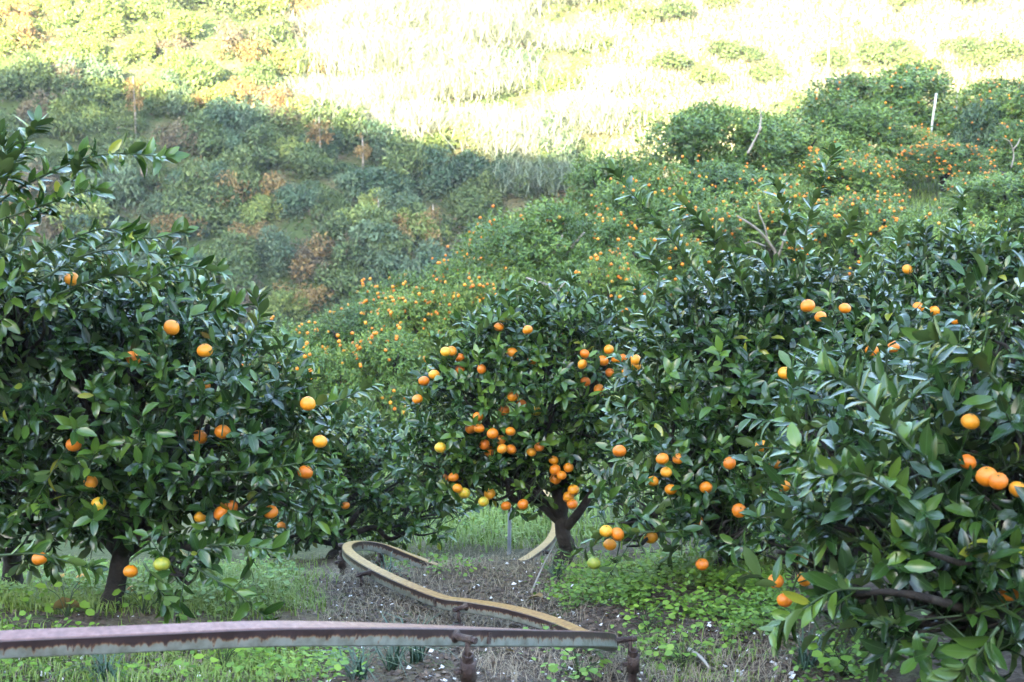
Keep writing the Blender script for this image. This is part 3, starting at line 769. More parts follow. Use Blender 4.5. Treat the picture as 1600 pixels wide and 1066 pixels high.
# ------------------------------------------------------------------ monorail
RAIL_PTS = [  # px, py, depth, roll in degrees (positive shows more of the top)
    (-260, 1010, 3.02, 8), (-120, 1002, 3.12, 8), (0, 992.5, 3.24, 9), (200, 984, 3.32, 7), (400, 976, 3.42, 5), (520, 975.5, 3.52, 3), (620, 977, 3.66, 0), (730, 980, 3.88, -4), (840, 984, 4.2, -9),
    (912, 987, 4.5, -13), (946, 990, 4.76, -12), (950, 995, 5.02, -5), (922, 991, 5.30, 3), (868, 968.5, 5.62, 5), (800, 949, 5.85, 3), (735, 938, 6.05, 0), (690, 931.5, 6.2, 0), (625, 906, 6.4, 2), (575, 881, 6.65, 2),
    (546, 861, 6.9, 2), (545, 849, 7.15, 0), (566, 845, 7.38, -6), (600, 850, 7.5, -8), (645, 867, 7.52, -8), (690, 884, 7.5, -6), (730, 893, 7.55, -3), (770, 893, 7.8, 0), (806, 880, 7.95, 2), (840, 859, 8.3, 2),
    (860, 840, 8.65, 2), (868, 818, 9.1, 2), (863, 790, 9.7, 0), (848, 758, 10.5, 0)]
RP = np.array([[*at(a_, b_, c_), rl] for a_, b_, c_, rl in RAIL_PTS])
RS = smooth_path(RP, 14)
seg = np.linalg.norm(np.diff(RS[:, :3], axis=0), axis=1); rcum = np.r_[0, np.cumsum(seg)]
tot = rcum[-1]
ss = np.arange(0, tot, .03)
RC = np.stack([np.interp(ss, rcum, RS[:, k]) for k in range(4)], 1)
RT = unit(np.gradient(RC[:, :3], axis=0))
W_ = .05; B_ = .004
def rail_frame(i_):
    t = RT[i_]; side = np.cross(t, [0, 0, 1.0]); side /= np.linalg.norm(side)     # right of the running direction = towards the viewer on the first beam
    upv = np.cross(side, t)
    # roll about the axis: tilt the top towards the camera
    view = -unit(RC[i_, :3]); sgn = 1 if np.dot(side, view) > 0 else -1
    a_ = math.radians(RC[i_, 3]) * sgn
    return t, side * math.cos(a_) - upv * math.sin(a_), upv * math.cos(a_) + side * math.sin(a_)
h_ = W_ / 2
PROFILE = [(-h_, -W_ + B_), (-h_, -B_), (-h_ + B_, 0), (h_ - B_, 0), (h_, -B_), (h_, -W_ + B_), (h_ - B_, -W_), (-h_ + B_, -W_)]
def rail_beam(i0, i1, root, off):
    V, S_, Hh, Tt = [], [], [], []
    for i_ in range(i0, i1 + 1):
        t, sd, upv = rail_frame(i_)
        for k, (x, z) in enumerate(PROFILE):
            for _ in range(2):
                pass
            V.append(RC[i_, :3] + sd * x + upv * z + off); S_.append(ss[i_]); Hh.append(1 + z / W_); Tt.append(1.0 if k in (2, 3) else 0.0)
    n = len(PROFILE); f4 = []; k = i1 - i0
    for q in range(k):
        for e in range(n):
            f4.append((q * n + e, q * n + (e + 1) % n, (q + 1) * n + (e + 1) % n, (q + 1) * n + e))
    # end caps
    f4 += [(0, 7, 2, 1), (7, 6, 3, 2), (6, 5, 4, 3)]
    b = k * n
    f4 += [(b + 1, b + 2, b + 7, b), (b + 2, b + 3, b + 6, b + 7), (b + 3, b + 4, b + 5, b + 6)]
    me = new_mesh('rail_beam', V, [np.array(f4)[:, ::-1]], M['rail'], {'along': S_, 'height': Hh, 'topside': Tt}, smooth=False)
    return link('rail_beam', me, root)
p0 = RC[0, :3].copy(); p0[2] = height(p0[0], p0[1])
mono = empty('monorail_track', p0)
tag(mono, 'rusty square monorail track winding in a loop through the orchard on short pipe posts', 'rail track')
moff = -p0
def near_s(px, py):
    u, v, d = project(RC[:, :3]); return int(np.argmin((u - px) ** 2 + (v - py) ** 2))
cuts = [0, near_s(752, 981), near_s(868, 968.5), near_s(690, 931.5), near_s(560, 846), near_s(806, 883), len(RC) - 1]
for a_, b_ in zip(cuts[:-1], cuts[1:]):
    rail_beam(a_, b_, mono, moff)
    # (neighbouring beams butt against each other, with a sleeve plate over the joint)
    if b_ != len(RC) - 1:
        t, sd, upv = rail_frame(b_)
        c = RC[b_, :3] + upv * (-W_ * .5)
        pl = MB()
        v = np.array([[x, y, z] for z in (-1, 1) for y in (-1, 1) for x in (-1, 1)], float)
        for sg in (-1, 1):
            vv = c + moff + sd * sg * (h_ + .003) + v[:, :1] * t * .007 + v[:, 1:2] * sd * .003 + v[:, 2:] * upv * .016
            pl.add(vv, None, [[0, 2, 3, 1], [4, 5, 7, 6], [0, 1, 5, 4], [2, 6, 7, 3], [0, 4, 6, 2], [1, 3, 7, 5]])
        link('joint_plate', pl.mesh('joint_plate', M['post'], smooth=False), mono)

def hexbolt(mb, p, d, r, l):
    mb.tube([p, p + d * l], [r, r], 6)
def support(px, py, toward=None, lean=(0.0, -.14, 0), top=.012, side_sign=1, detail=True):
    """A pipe post beside the rail: the pipe stands open at the top, a collar grips it, an arm reaches to the beam."""
    i_ = near_s(px, py)
    t, sd, upv = rail_frame(i_)
    out = sd * side_sign
    c = RC[i_, :3] - upv * W_ * .5
    p = c + out * (h_ + .052); p = p - upv * .040
    g = p.copy(); g[2] = height(p[0], p[1]) - .15
    up_ = unit(np.array([lean[0], lean[1], 1.0]))
    foot = p - up_ * ((p[2] - g[2]) / up_[2])
    o = moff
    pipe = MB(); tp = p + up_ * top
    # open pipe: outer wall, rim and inner wall
    ro, ri = .0150, .0112
    pipe.tube([foot + o, tp + o], [ro, ro], 16, cap=False)
    pipe.tube([tp + o, tp + up_ * .0005 + o], [ro, ri], 16, cap=False)
    pipe.tube([tp + o, tp - up_ * .09 + o], [ri, ri], 16, cap=False)
    po = link('support_post', pipe.mesh('support_post', M['post']), mono)
    cl = MB()
    c0, c1 = p - up_ * .078, p - up_ * .016
    cl.tube([c0 + o, c0 + o + up_ * .0005, c1 + o - up_ * .0005, c1 + o], [.0152, .0225, .0225, .0152], 18, cap=False)
    link('collar', cl.mesh('collar', M['post']), po)
    ar = MB()
    a0 = c + out * (h_ - .002) + upv * .004; a1 = a0 + out * .058
    ar.tube([a0 + o, a0 + out * .004 + o, a0 + out * .0045 + o, a1 + o], [.019, .019, .0105, .0105], 12)
    ar.tube([a1 - out * .012 + o, a1 * .5 + (p - out * .018 - up_ * .03) * .5 + o, p - out * .018 - up_ * .045 + o], [.008, .008, .008], 8)
    link('bracket_arm', ar.mesh('bracket_arm', M['post']), po)
    bo = MB()
    hexbolt(bo, a1 + o, out, .0098, .014)
    bo.tube([a1 - out * .003 + o, a1 + out * .001 + o], .0125, 12)
    link('bolt', bo.mesh('bolt', M['post'], smooth=False), po)
    b2 = MB(); q = p - up_ * .042
    dr = unit(np.array([-.9, -.5, -.1])); hexbolt(b2, q + dr * .024 + o, dr, .0085, .016)
    link('bolt', b2.mesh('bolt', M['post'], smooth=False), po)
support(700, 979, side_sign=1, lean=(.02, -.30), top=.006)
support(952, 992, side_sign=1, lean=(0, -.24), top=.006)
support(-60, 998, side_sign=1, lean=(0, -.1))
support(735, 938, side_sign=-1, lean=(0, 0), top=-.03)
support(583, 886, side_sign=-1, lean=(0, 0), top=-.03)
support(556, 846, side_sign=-1, lean=(0, -.1))
support(610, 853, side_sign=-1, lean=(0, -.1))
support(675, 879, side_sign=-1, lean=(0, -.1))
support(846, 858, side_sign=1, lean=(0, 0), top=-.01)

# ------------------------------------------------------------------ ground cover near the rail
def scatter_px(n, polys, rng, far=14.0):
    """Ground points under photograph areas given as (x0, y0, x1, y1, weight)."""
    w = np.array([(x1 - x0) * (y1 - y0) * k for x0, y0, x1, y1, k in polys]); w = w / w.sum()
    q = rng.choice(len(polys), n, p=w)
    A = np.array(polys)[q]
    px = A[:, 0] + (A[:, 2] - A[:, 0]) * rng.random(n); py = A[:, 1] + (A[:, 3] - A[:, 1]) * rng.random(n)
    P, t = ground_hit(px, py, far)
    ok = ~np.isnan(t)
    P = P[ok]
    P = P + np.c_[rng.normal(0, .05, (len(P), 2)), np.zeros(len(P))]
    P[:, 2] = height_near(P[:, 0], P[:, 1])
    return P
def blades(P, rng, h, w, mat, name, lean=.5, tint=None, segs=2):
    n = len(P); az = rng.uniform(0, 6.28, n); H = h * rng.uniform(.5, 1.3, n)
    dirh = np.c_[np.cos(az), np.sin(az), np.zeros(n)]; side = np.c_[-np.sin(az), np.cos(az), np.zeros(n)]
    L = lean * rng.uniform(.2, 1.4, n)
    V = np.zeros((n, 5, 3)); ww = w * rng.uniform(.7, 1.3, n)
    V[:, 0] = P - side * ww[:, None]; V[:, 1] = P + side * ww[:, None]
    m = P + dirh * (L * H * .35)[:, None] + np.c_[np.zeros((n, 2)), H * .62]
    V[:, 2] = m - side * ww[:, None] * .8; V[:, 3] = m + side * ww[:, None] * .8
    V[:, 4] = P + dirh * (L * H)[:, None] + np.c_[np.zeros((n, 2)), H * np.clip(1 - .35 * L, .25, 1)]
    b = np.arange(n)[:, None] * 5
    me = new_mesh(name, V.reshape(-1, 3), [b + np.array([[2, 3, 4]]), b + np.array([[0, 1, 3, 2]])], mat, {'tint': np.repeat(tint if tint is not None else np.clip(rng.normal(.5, .22, n), 0, 1), 5)})
    return me
def flat_leaves(P, rng, size, lift, mat, name, T=MID_T, tint=None, tilt=.45):
    n = len(P)
    az = rng.uniform(0, 6.28, n)
    d = np.c_[np.cos(az), np.sin(az), rng.normal(0, .2, n)]; d = unit(d)
    nn = np.c_[rng.normal(0, tilt, (n, 2)), np.ones(n)]; nn = unit(nn - d * (nn * d).sum(1, keepdims=True))
    R = np.stack([np.cross(d, nn), d, nn], -1)
    s = size * rng.uniform(.5, 1.3, n)
    pos = P + np.c_[np.zeros((n, 2)), lift * rng.random(n)]
    return leaves_mesh(name, pos, R, s, rng.integers(0, len(T), n), tint if tint is not None else np.clip(rng.normal(.5, .22, n), 0, 1), T, mat)
ROUND_T = [leaf_template(2, .42, .15, .05), leaf_template(2, .48, .25, .15), leaf_template(2, .38, .1, .1)]
CHIP_T = [leaf_template(1, .35, .1, .05), leaf_template(1, .5, .3, .1), leaf_template(1, .25, .5, .4)]

g1 = np.random.default_rng(21)
P = scatter_px(21000, [(-60, 885, 450, 960, 1.6), (300, 880, 500, 965, .8), (-60, 1000, 480, 1075, .5), (600, 860, 720, 890, .5), (700, 790, 880, 860, 1.2), (900, 870, 1230, 920, .7), (1000, 990, 1200, 1075, .15)], g1)
tag(link('grass', blades(P, g1, .055, .0022, M['grass'], 'grass', lean=.9)), 'short green grass growing in patches under the trees', 'grass', kind='stuff')
P = scatter_px(19000, [(-60, 890, 460, 955, 1.0), (860, 875, 1210, 960, 1.6), (960, 930, 1240, 1010, 1.0), (1270, 1000, 1420, 1075, 1.3), (-40, 1000, 560, 1075, .45), (720, 800, 870, 850, .9), (600, 880, 740, 910, .5), (850, 1010, 930, 1075, .35), (1000, 970, 1060, 1030, .6)], g1)
# weeds keep together in patches
k = wob(P[:, 0], P[:, 1], .33, 1.9) + .5 * wob(P[:, 0], P[:, 1], .12, .4)
P = P[(k > -.05) | (g1.random(len(P)) < .18)]
tag(link('weeds', flat_leaves(P, g1, .024, .085, M['weed'], 'weeds', T=ROUND_T)), 'bright green broad-leaved weeds covering the ground in patches', 'weeds', kind='stuff')
P = scatter_px(5200, [(520, 870, 930, 985, 1.0), (740, 1000, 1240, 1075, 1.0), (380, 890, 560, 970, .5), (640, 840, 900, 900, 1.2), (-40, 1010, 300, 1075, .4), (1100, 860, 1260, 900, .8)], g1)
tag(link('dry_grass', blades(P, g1, .060, .0012, M['dry'], 'dry_grass', lean=1.6)), 'thin straw-coloured dead grass lying over the soil', 'dry grass', kind='stuff')
P = scatter_px(24000, [(520, 880, 960, 1000, 1.3), (-40, 940, 500, 970, .5), (640, 1000, 1300, 1075, 1.2), (-40, 1000, 640, 1075, .7), (960, 900, 1260, 1000, .6), (300, 880, 560, 960, .5)], g1)
tag(link('ground_litter', flat_leaves(P, g1, .022, .008, M['litter'], 'ground_litter', T=CHIP_T, tilt=.5, tint=np.where(g1.random(len(P)) < .035, .85, np.clip(g1.beta(1.3, 1.9, len(P)) * .62, 0, .62)))), 'dead leaf fragments and pale chips scattered over dark soil', 'litter', kind='stuff')
P = scatter_px(14000, [(560, 560, 960, 860, 1.0), (1300, 250, 1600, 420, 3.5), (780, 430, 900, 560, 1.0), (1000, 700, 1600, 900, .4), (400, 600, 560, 800, .4)], g1, far=34)
tag(link('slope_grass', blades(P, g1, .13, .006, M['grass'], 'slope_grass', lean=.9)), 'grass on the open slope between the orchard rows', 'grass', kind='stuff')

# tufts of lilyturf, each its own plant
def tuft(px, py, label, n=46, h=.17, seed=0):
    r = np.random.default_rng(seed)
    P, t = ground_hit(px, py); b = P[0]; b[2] = height_near(b[0], b[1])
    Q = np.c_[r.normal(0, .014, (n, 2)), np.zeros(n)]
    me = blades(Q, r, h, .0028, M['lily'], 'blades', lean=1.3)
    o = link('lilyturf_tuft', me); o.location = b
    tag(o, label, 'grass tuft', 'lilyturf tufts beside the rail')
tuft(652, 1046, 'dark green lilyturf tuft below the rail, just left of the pipe post', seed=1)
tuft(612, 1054, 'dark green lilyturf tuft second left of the pipe post under the rail', seed=2)
tuft(562, 1068, 'lilyturf tuft at the bottom edge, third left of the pipe post', seed=3, h=.13)
tuft(165, 1068, 'pale lilyturf tuft at the bottom edge beneath the left part of the rail', seed=4, h=.12)
tuft(870, 905, 'dark lilyturf tuft at the foot of the middle tree', seed=5, h=.11)
tuft(1262, 1040, 'lilyturf tuft on bare soil between the two posts and the nearest tree', seed=6, h=.15)
tuft(1345, 1012, 'lilyturf tuft at the foot of the thin brown trunk', seed=7, h=.13)
tuft(600, 905, 'small lilyturf tuft inside the loop of the rail', seed=8, h=.13)

# broad-leaved weed plants close to the camera
def weed_plant(px, py, label, n, size, seed, d=None):
    r = np.random.default_rng(seed)
    P, t = ground_hit(px, py); b = P[0]; b[2] = height_near(b[0], b[1])
    root = empty('weed_plant', b)
    tag(root, label, 'weed', 'broad-leaved weeds near the rail')
    st = MB()
    for k in range(n):
        a_ = k * 2.4 + r.uniform(0, 1); rr = r.uniform(.02, .11); zz = r.uniform(.03, .13)
        tip = np.array([rr * math.cos(a_), rr * math.sin(a_), zz])
        st.tube(smooth_path([[0, 0, -.01], tip * [.4, .4, .7], tip], 3), .0016, 4, cap=False)
        d_ = unit(np.array([math.cos(a_), math.sin(a_), r.normal(0, .25)])); nn = np.array([r.normal(0, .3), r.normal(0, .3) - .2, 1.0]); nn = unit(nn - d_ * np.dot(nn, d_))
        R = np.stack([np.cross(d_, nn), d_, nn], -1)
        tv, t3, t4, ac = ROUND_T[k % 3]
        s = size * r.uniform(.7, 1.2)
        me = new_mesh('leaf', (tv @ R.T) * s + tip, [t3, t4], M['weed'], {'tint': np.full(len(tv), np.clip(r.normal(.7, .2), 0, 1)), 'across': ac})
        link('leaf', me, root)
    link('stems', st.mesh('stems', M['twig']), root)['kind'] = 'stuff'
weed_plant(905, 1062, 'bright green weed below the rail between the two pipe posts', 16, .036, 1)
weed_plant(1315, 1050, 'bright yellow-green broad-leaved weed under the nearest tree', 22, .046, 2)
weed_plant(1065, 1030, 'green weed just right of the post at the end of the rail', 16, .034, 3)
weed_plant(105, 962, 'broad-leaved weed poking above the rail left of the dark trunk', 10, .045, 4)
weed_plant(225, 966, 'broad-leaved weed poking above the rail right of the dark trunk', 10, .04, 5)
weed_plant(350, 1050, 'weed beneath the left half of the rail', 14, .034, 6)
weed_plant(1010, 985, 'light green weed behind the end of the rail', 14, .034, 7)

# fallen fruit, a stake and small finds
def fruit_on_ground(px, py, label, seed):
    P, t = ground_hit(px, py); b = P[0]
    o = link('fallen_mandarin', FRUIT[seed % 5]); o.scale = (.031,) * 3
    o.location = (b[0], b[1], height_near(b[0], b[1]) + .024); o.rotation_euler = (1.2 + seed, .4, seed)
    tag(o, label, 'fruit', 'mandarins fallen on the ground')
fruit_on_ground(128, 915, 'fallen mandarin in the green weeds left of the dark trunk', 1)
fruit_on_ground(208, 930, 'fallen mandarin lying right of the dark trunk', 2)
fruit_on_ground(100, 905, 'fallen mandarin far back under the left tree', 3)

def dead_leaf(px, py, label, mat, seed, size=.09):
    r = np.random.default_rng(seed)
    P, t = ground_hit(px, py); b = P[0]
    tv, t3, t4, ac = leaf_template(3, .3, .5, .5, .6)
    o = link('dead_leaf', new_mesh('dead_leaf', tv * size, [t3, t4], mat, {'tint': np.full(len(tv), .5), 'across': ac}))
    o.location = (b[0], b[1], height_near(b[0], b[1]) + .02); o.rotation_euler = (r.normal(0, .3), r.normal(0, .3), r.uniform(0, 6))
    tag(o, label, 'leaf')
dead_leaf(848, 945, 'curled brown dead leaf on soil behind the ochre rail', M['leaf_russet'], 1)
dead_leaf(788, 1035, 'small red leaf on the litter right of the pipe post', M['leaf_russet'], 2, .05)
dead_leaf(82, 962, 'large pale brown dead leaf beside the dark trunk', M['leaf_russet'], 3, .12)

def stick(pts, r, label, mat='bark_pale'):
    P = [ground_hit(x, y)[0][0] + np.array([0, 0, z]) for x, y, z in pts]
    c = P[0].copy()
    mb = MB(); mb.tube(smooth_path(np.array(P) - c, 4), np.linspace(r, r * .5, 4 * (len(P) - 1) + 1), 6)
    o = link('fallen_stick', mb.mesh('fallen_stick', M[mat])); o.location = c
    tag(o, label, 'stick')
stick([(1075, 1022, .02), (1095, 1040, .03), (1108, 1052, .02)], .009, 'broken pale stick on the ground right of the rail end')
stick([(655, 945, .02), (668, 940, .03), (685, 941, .02)], .010, 'grey stick lying under the ochre rail')
stick([(830, 930, .01), (850, 905, .08), (866, 892, .14)], .006, 'thin grey stick leaning near the middle tree')

def stake(px_top, py_top, px_bot, d, r, label, name='support_stake', mat='metal'):
    a_ = at(px_top, py_top, d); b_ = a_.copy(); b_[0] = at(px_bot, py_top, d)[0]
    b_[2] = height(b_[0], b_[1]) - .1
    mb = MB(); n = 6
    pts = np.linspace(b_, a_, n) - b_
    mb.tube(pts, r, 10)
    o = link(name, mb.mesh(name, M[mat])); o.location = b_
    tag(o, label, 'pole')
stake(797, 770, 795, 8.6, .012, 'grey metal stake standing under the middle tree')
stake(1106, 425, 1108, 6.9, .02, 'grey stake rising inside the broad tree right of the middle')
stake(1463, 146, 1453, 28.0, .022, 'leaning white pole among the laden trees on the slope', 'orchard_pole', 'pole')
stake(1499, 112, 1496, 29.5, .014, 'thin white pole beside the grey-green shrub on the slope', 'orchard_pole', 'pole')

# ------------------------------------------------------------------ orchard trees on the slope
def crown_variant(seed, n_sh, leaves_n=7, size=.085):
    """Dome-shaped citrus crown about 1 unit in radius and height 1.6, built of leafy clumps."""
    r = np.random.default_rng(seed)
    P, D = [], []
    ncl = 17; CT = []
    for k in range(ncl):
        a_ = k * 2.4 + r.uniform(-.4, .4); rr = math.sqrt((k + .5) / ncl) * .72
        z = .35 + .95 * math.sqrt(max(0, 1 - (rr / .95) ** 2)) * r.uniform(.75, 1.08)
        if k % 3 == 0: z *= .6
        c = np.array([rr * math.cos(a_), rr * math.sin(a_), z]); cr = r.uniform(.22, .35)
        n = n_sh // ncl
        q = unit(r.normal(size=(n, 3))) * np.cbrt(r.uniform(.3, 1, n))[:, None]
        CT.append(np.full(n, r.normal(0, .12)) + .16 * q[:, 2]); P.append(c + q * cr * [1, 1, .85]); D.append(unit(unit(q) * .6 + unit(c - [0, 0, .4]) * .4 + [0, 0, .5] + r.normal(0, .35, (n, 3))))
    # skirts hanging low round the outside
    n = n_sh // 4; a_ = r.uniform(0, 6.28, n); rr = r.uniform(.72, 1.0, n)
    P.append(np.c_[rr * np.cos(a_), rr * np.sin(a_), r.uniform(.12, .75, n)]); D.append(unit(np.c_[np.cos(a_), np.sin(a_), r.normal(.1, .4, n)]))
    CT.append(r.normal(0, .12, n)); CT = np.concatenate(CT)
    P = np.concatenate(P); D = np.concatenate(D)
    pos, R, s = shoots_to_leaves(P, D, r.uniform(.10, .24, len(P)), leaves_n, size, rng=r)
    tint = np.clip(.42 + r.normal(0, .15, len(pos)) + np.repeat(r.normal(0, .08, len(P)) + CT, leaves_n), .02, .95)
    me = leaves_mesh('crown', pos, R, s, r.integers(0, 3, len(pos)), tint, MID_T, M['leaf_mid'])
    surf = P + D * .12
    return me, surf
CROWNS = [crown_variant(900 + k, 1750, size=.078) for k in range(6)]
ICO = None
def ico():
    import bmesh
    bm = bmesh.new(); bmesh.ops.create_icosphere(bm, subdivisions=1, radius=1.0)
    v = np.array([x.co[:] for x in bm.verts]); f = np.array([[q.index for q in x.verts] for x in bm.faces]); bm.free()
    return v, f
IV, IF = ico()
def fruit_cluster_mesh(seed, n, surf, scl):
    r = np.random.default_rng(seed)
    out = surf[np.argsort(-(surf[:, 0] ** 2 + surf[:, 1] ** 2 + (surf[:, 2] * .7) ** 2) + r.normal(0, .15, len(surf)))][:max(40, len(surf) // 2)]
    n = int(n * 2.4)
    cl = out[r.choice(len(out), max(1, n // 2))]
    P = np.concatenate([cl + r.normal(0, .10, cl.shape) for _ in range(2)])[:n]
    P = P * 1.01
    rad = .0215 * r.uniform(.85, 1.15, len(P))
    V = P[:, None] + IV[None] * rad[:, None, None] / np.array(scl) * scl[0] * 0 + IV[None] * rad[:, None, None] / np.array(scl)
    F_ = (np.arange(len(P)) * len(IV))[:, None, None] + IF[None]
    return new_mesh('mandarins', V.reshape(-1, 3), [F_.reshape(-1, 3)], M['fruit_far'], {'tint': np.repeat(r.random(len(P)), len(IV))})
ORCHARD = [  # px, py of top, width px, depth, fruit, label
    (450, 508, 150, 17.5, 26, 'yellow-green orchard tree at the lowest left end of the slope'),
    (540, 478, 150, 18.0, 30, 'orchard tree second from the lower left end of the slope'),
    (625, 428, 150, 19.5, 40, 'orchard tree on the skyline just right of the tall grey-green bushes'),
    (500, 588, 130, 15.0, 16, 'small orchard tree low on the slope beside the left tree'),
    (595, 552, 140, 15.3, 34, 'small orchard tree low on the slope behind a bare brown bank'),
    (665, 478, 150, 17.0, 54, 'orchard tree with many fruit left of the middle tree top'),
    (735, 388, 150, 20.5, 66, 'heavily laden orchard tree on the slope crest above the middle tree'),
    (725, 470, 110, 16.6, 36, 'orchard tree with yellow fruit close behind the middle tree'),
    (845, 312, 210, 18.6, 14, 'large dark green orchard tree with a pale forked trunk above the middle tree'),
    (775, 352, 120, 21.5, 40, 'orchard tree half hidden behind the large dark green one'),
    (955, 232, 165, 23.5, 4, 'dark pointed orchard tree at the edge of the sunlit grass'),
    (935, 335, 150, 20.5, 22, 'orchard tree below the dark pointed one'),
    (1025, 262, 190, 21.5, 46, 'orchard tree right of and below the dark pointed one'),
    (955, 425, 120, 16.0, 44, 'small fruit-laden orchard tree right of the pale forked trunk'),
    (1035, 385, 150, 17.0, 40, 'orchard tree seen behind the long shoot of the broad tree'),
    (1115, 158, 215, 24.5, 12, 'orchard tree on the crest with a dead white branch'),
    (1140, 250, 190, 22.5, 26, 'orchard tree below the one with the dead white branch'),
    (1085, 320, 150, 19.5, 46, 'orchard tree with scattered fruit left of the pale many-limbed trunk'),
    (1205, 285, 180, 20.3, 50, 'orchard tree carried on a pale many-limbed trunk'),
    (1238, 178, 205, 25.5, 6, 'green orchard tree almost without fruit left of the tallest crown'),
    (1312, 142, 190, 26.5, 24, 'orchard tree on the crest leaning against the tallest crown'),
    (1402, 100, 225, 29.5, 48, 'tallest round orchard crown on the crest against the sunlit terraces'),
    (1320, 238, 150, 24.0, 80, 'heavily laden orchard tree below the crest, left of the grassy clearing'),
    (1415, 195, 105, 27.0, 50, 'orchard tree behind the leaning white pole'),
    (1478, 222, 120, 25.0, 95, 'round orchard tree full of fruit standing in the grassy clearing'),
    (1590, 120, 170, 28.5, 40, 'orchard tree at the right edge on the crest'),
    (1605, 205, 120, 26.0, 22, 'orchard tree at the right edge beside the path, with bare white twigs'),
    (1575, 298, 190, 20.0, 22, 'orchard tree at the right edge below the path'),
    (1345, 340, 170, 19.0, 84, 'orchard tree full of fruit just below the grassy clearing'),
    (1465, 385, 170, 17.0, 20, 'orchard tree with few fruit below the clearing at right'),
    (1270, 325, 110, 20.0, 40, 'orchard tree between the pale trunk and the clearing'),
]
for k, (px, py, w, d, nf, lab) in enumerate(ORCHARD):
    top = at(px, py, d)
    b = np.array([top[0], top[1], height(top[0], top[1])])
    hgt = float(np.clip(top[2] - b[2], 1.0, 3.6))
    if abs(top[2] - b[2] - hgt) > .1: print('orchard', k, lab[:40], round(top[2] - b[2], 2))
    rad = w * d / F / 2 * 1.1
    me, surf = CROWNS[k % 6]
    root = empty('orchard_tree', b); root.rotation_euler.z = k * 1.9
    tag(root, lab, 'tree', 'mandarin trees on the slope behind')
    scl = (rad, rad, hgt / 1.62)
    cr = link('crown', me, root); cr.scale = scl if k != 24 else (rad, rad, hgt / 1.62 * .68); cr.location.z = 0 if k != 24 else hgt * .30; cr['kind'] = 'stuff'
    fr = link('mandarins', fruit_cluster_mesh(k, nf, surf, scl), root); fr.scale = cr.scale; fr.location.z = cr.location.z; fr['kind'] = 'stuff'
    pale = k in (8, 18)
    tr = MB(); rr = np.random.default_rng(k)
    tr.tube([[0, 0, -.15], [0, 0, .1], [.03, .02, hgt * .28]], [.07, .055, .05], 9)
    link('trunk', tr.mesh('trunk', M['bark_pale' if pale else 'bark']), root)
    for q in range(4):
        a_ = q * 1.57 + rr.uniform(0, 1)
        lb = MB(); lb.tube(smooth_path([[.03, .02, hgt * .25], [.25 * rad * math.cos(a_), .25 * rad * math.sin(a_), hgt * .45], [.6 * rad * math.cos(a_), .6 * rad * math.sin(a_), hgt * .72]], 4), np.linspace(.042, .012, 9), 7)
        link('limb', lb.mesh('limb', M['bark_pale' if pale else 'bark']), root)

def limb_object(paths, name, label, cat, mat='bark_pale'):
    c = at(*paths[0][0][0][:3])
    root = empty(name, c); tag(root, label, cat)
    for pts, r0, r1 in paths:
        P = smooth_path([at(*p) - c for p in pts], 5)
        mb = MB(); mb.tube(P, np.linspace(r0, r1, len(P)) * .62, 8)
        link('limb', mb.mesh('limb', M[mat]), root)
limb_object([([(1213, 410, 19.2), (1210, 392, 19.2), (1190, 365, 19.0), (1172, 350, 18.9), (1152, 338, 18.9)], .04, .016), ([(1213, 405, 19.2), (1222, 385, 19.1), (1226, 365, 19.0), (1236, 345, 18.9), (1230, 322, 18.9)], .032, .012),
             ([(1200, 378, 19.1), (1195, 355, 19.0), (1187, 335, 18.9), (1184, 318, 18.9)], .022, .01), ([(1196, 385, 19.0), (1176, 378, 18.9), (1160, 382, 18.9)], .017, .008)],
            'bare_limbed_stump', 'pale bare limbs spreading from a stump on the slope behind the broad tree', 'stump')
limb_object([([(872, 490, 17.4), (868, 470, 17.4), (858, 448, 17.3), (838, 440, 17.2), (822, 434, 17.2)], .038, .016), ([(868, 468, 17.4), (874, 452, 17.3), (884, 440, 17.3)], .024, .012)],
            'bare_limbed_stump', 'pale forked limbs under the large dark orchard crown', 'stump')
limb_object([([(1168, 240, 22.6), (1176, 225, 22.6), (1186, 206, 22.6), (1190, 198, 22.6)], .034, .018), ([(1186, 206, 22.6), (1189, 185, 22.6), (1187, 165, 22.6)], .03, .01)],
            'dead_branch', 'dead white branch sticking out of the crown on the crest', 'branch')
limb_object([([(1580, 262, 24.0), (1584, 242, 24.0), (1578, 222, 24.0), (1566, 216, 24.0)], .02, .008), ([(1582, 235, 24.0), (1590, 225, 24.0), (1594, 216, 24.0)], .022, .01)],
            'dead_branch', 'bare white twigs on the tree at the right edge beside the path', 'branch')

# ------------------------------------------------------------------ the far hillside
def bush_variant(seed, n, size, shape, templates=MID_T, mat='leaf_bush', lay=.5):
    r = np.random.default_rng(seed)
    P, NN = [], []
    ncl = shape[3]
    for k in range(ncl):
        q = unit(r.normal(size=3)); q[2] = abs(q[2])
        c = q * np.array(shape[:3]) * r.uniform(.35, .85); c[2] = c[2] + shape[2] * .15; cr = r.uniform(.26, .46) * min(shape[:3])
        m = n // ncl
        u = unit(r.normal(size=(m, 3))); u[:, 2] = np.where(r.random(m) < .6, np.abs(u[:, 2]), u[:, 2])
        P.append(c + u * cr * np.cbrt(r.uniform(.4, 1.1, m))[:, None]); NN.append(u)
    P = np.concatenate(P); U = np.concatenate(NN); m = len(P)
    d = unit(r.normal(size=(m, 3)) + U * .3 + [0, 0, -.25]); nn = U * lay + np.array([0, 0, .7]) + r.normal(0, .35, (m, 3)); nn = unit(nn - d * (nn * d).sum(1, keepdims=True))
    R = np.stack([np.cross(d, nn), d, nn], -1)
    tint = np.clip(r.normal(.5, .2, m), 0, 1)
    return leaves_mesh('foliage', P, R, size * r.uniform(.6, 1.3, m), r.integers(0, len(templates), m), tint, templates, M[mat])
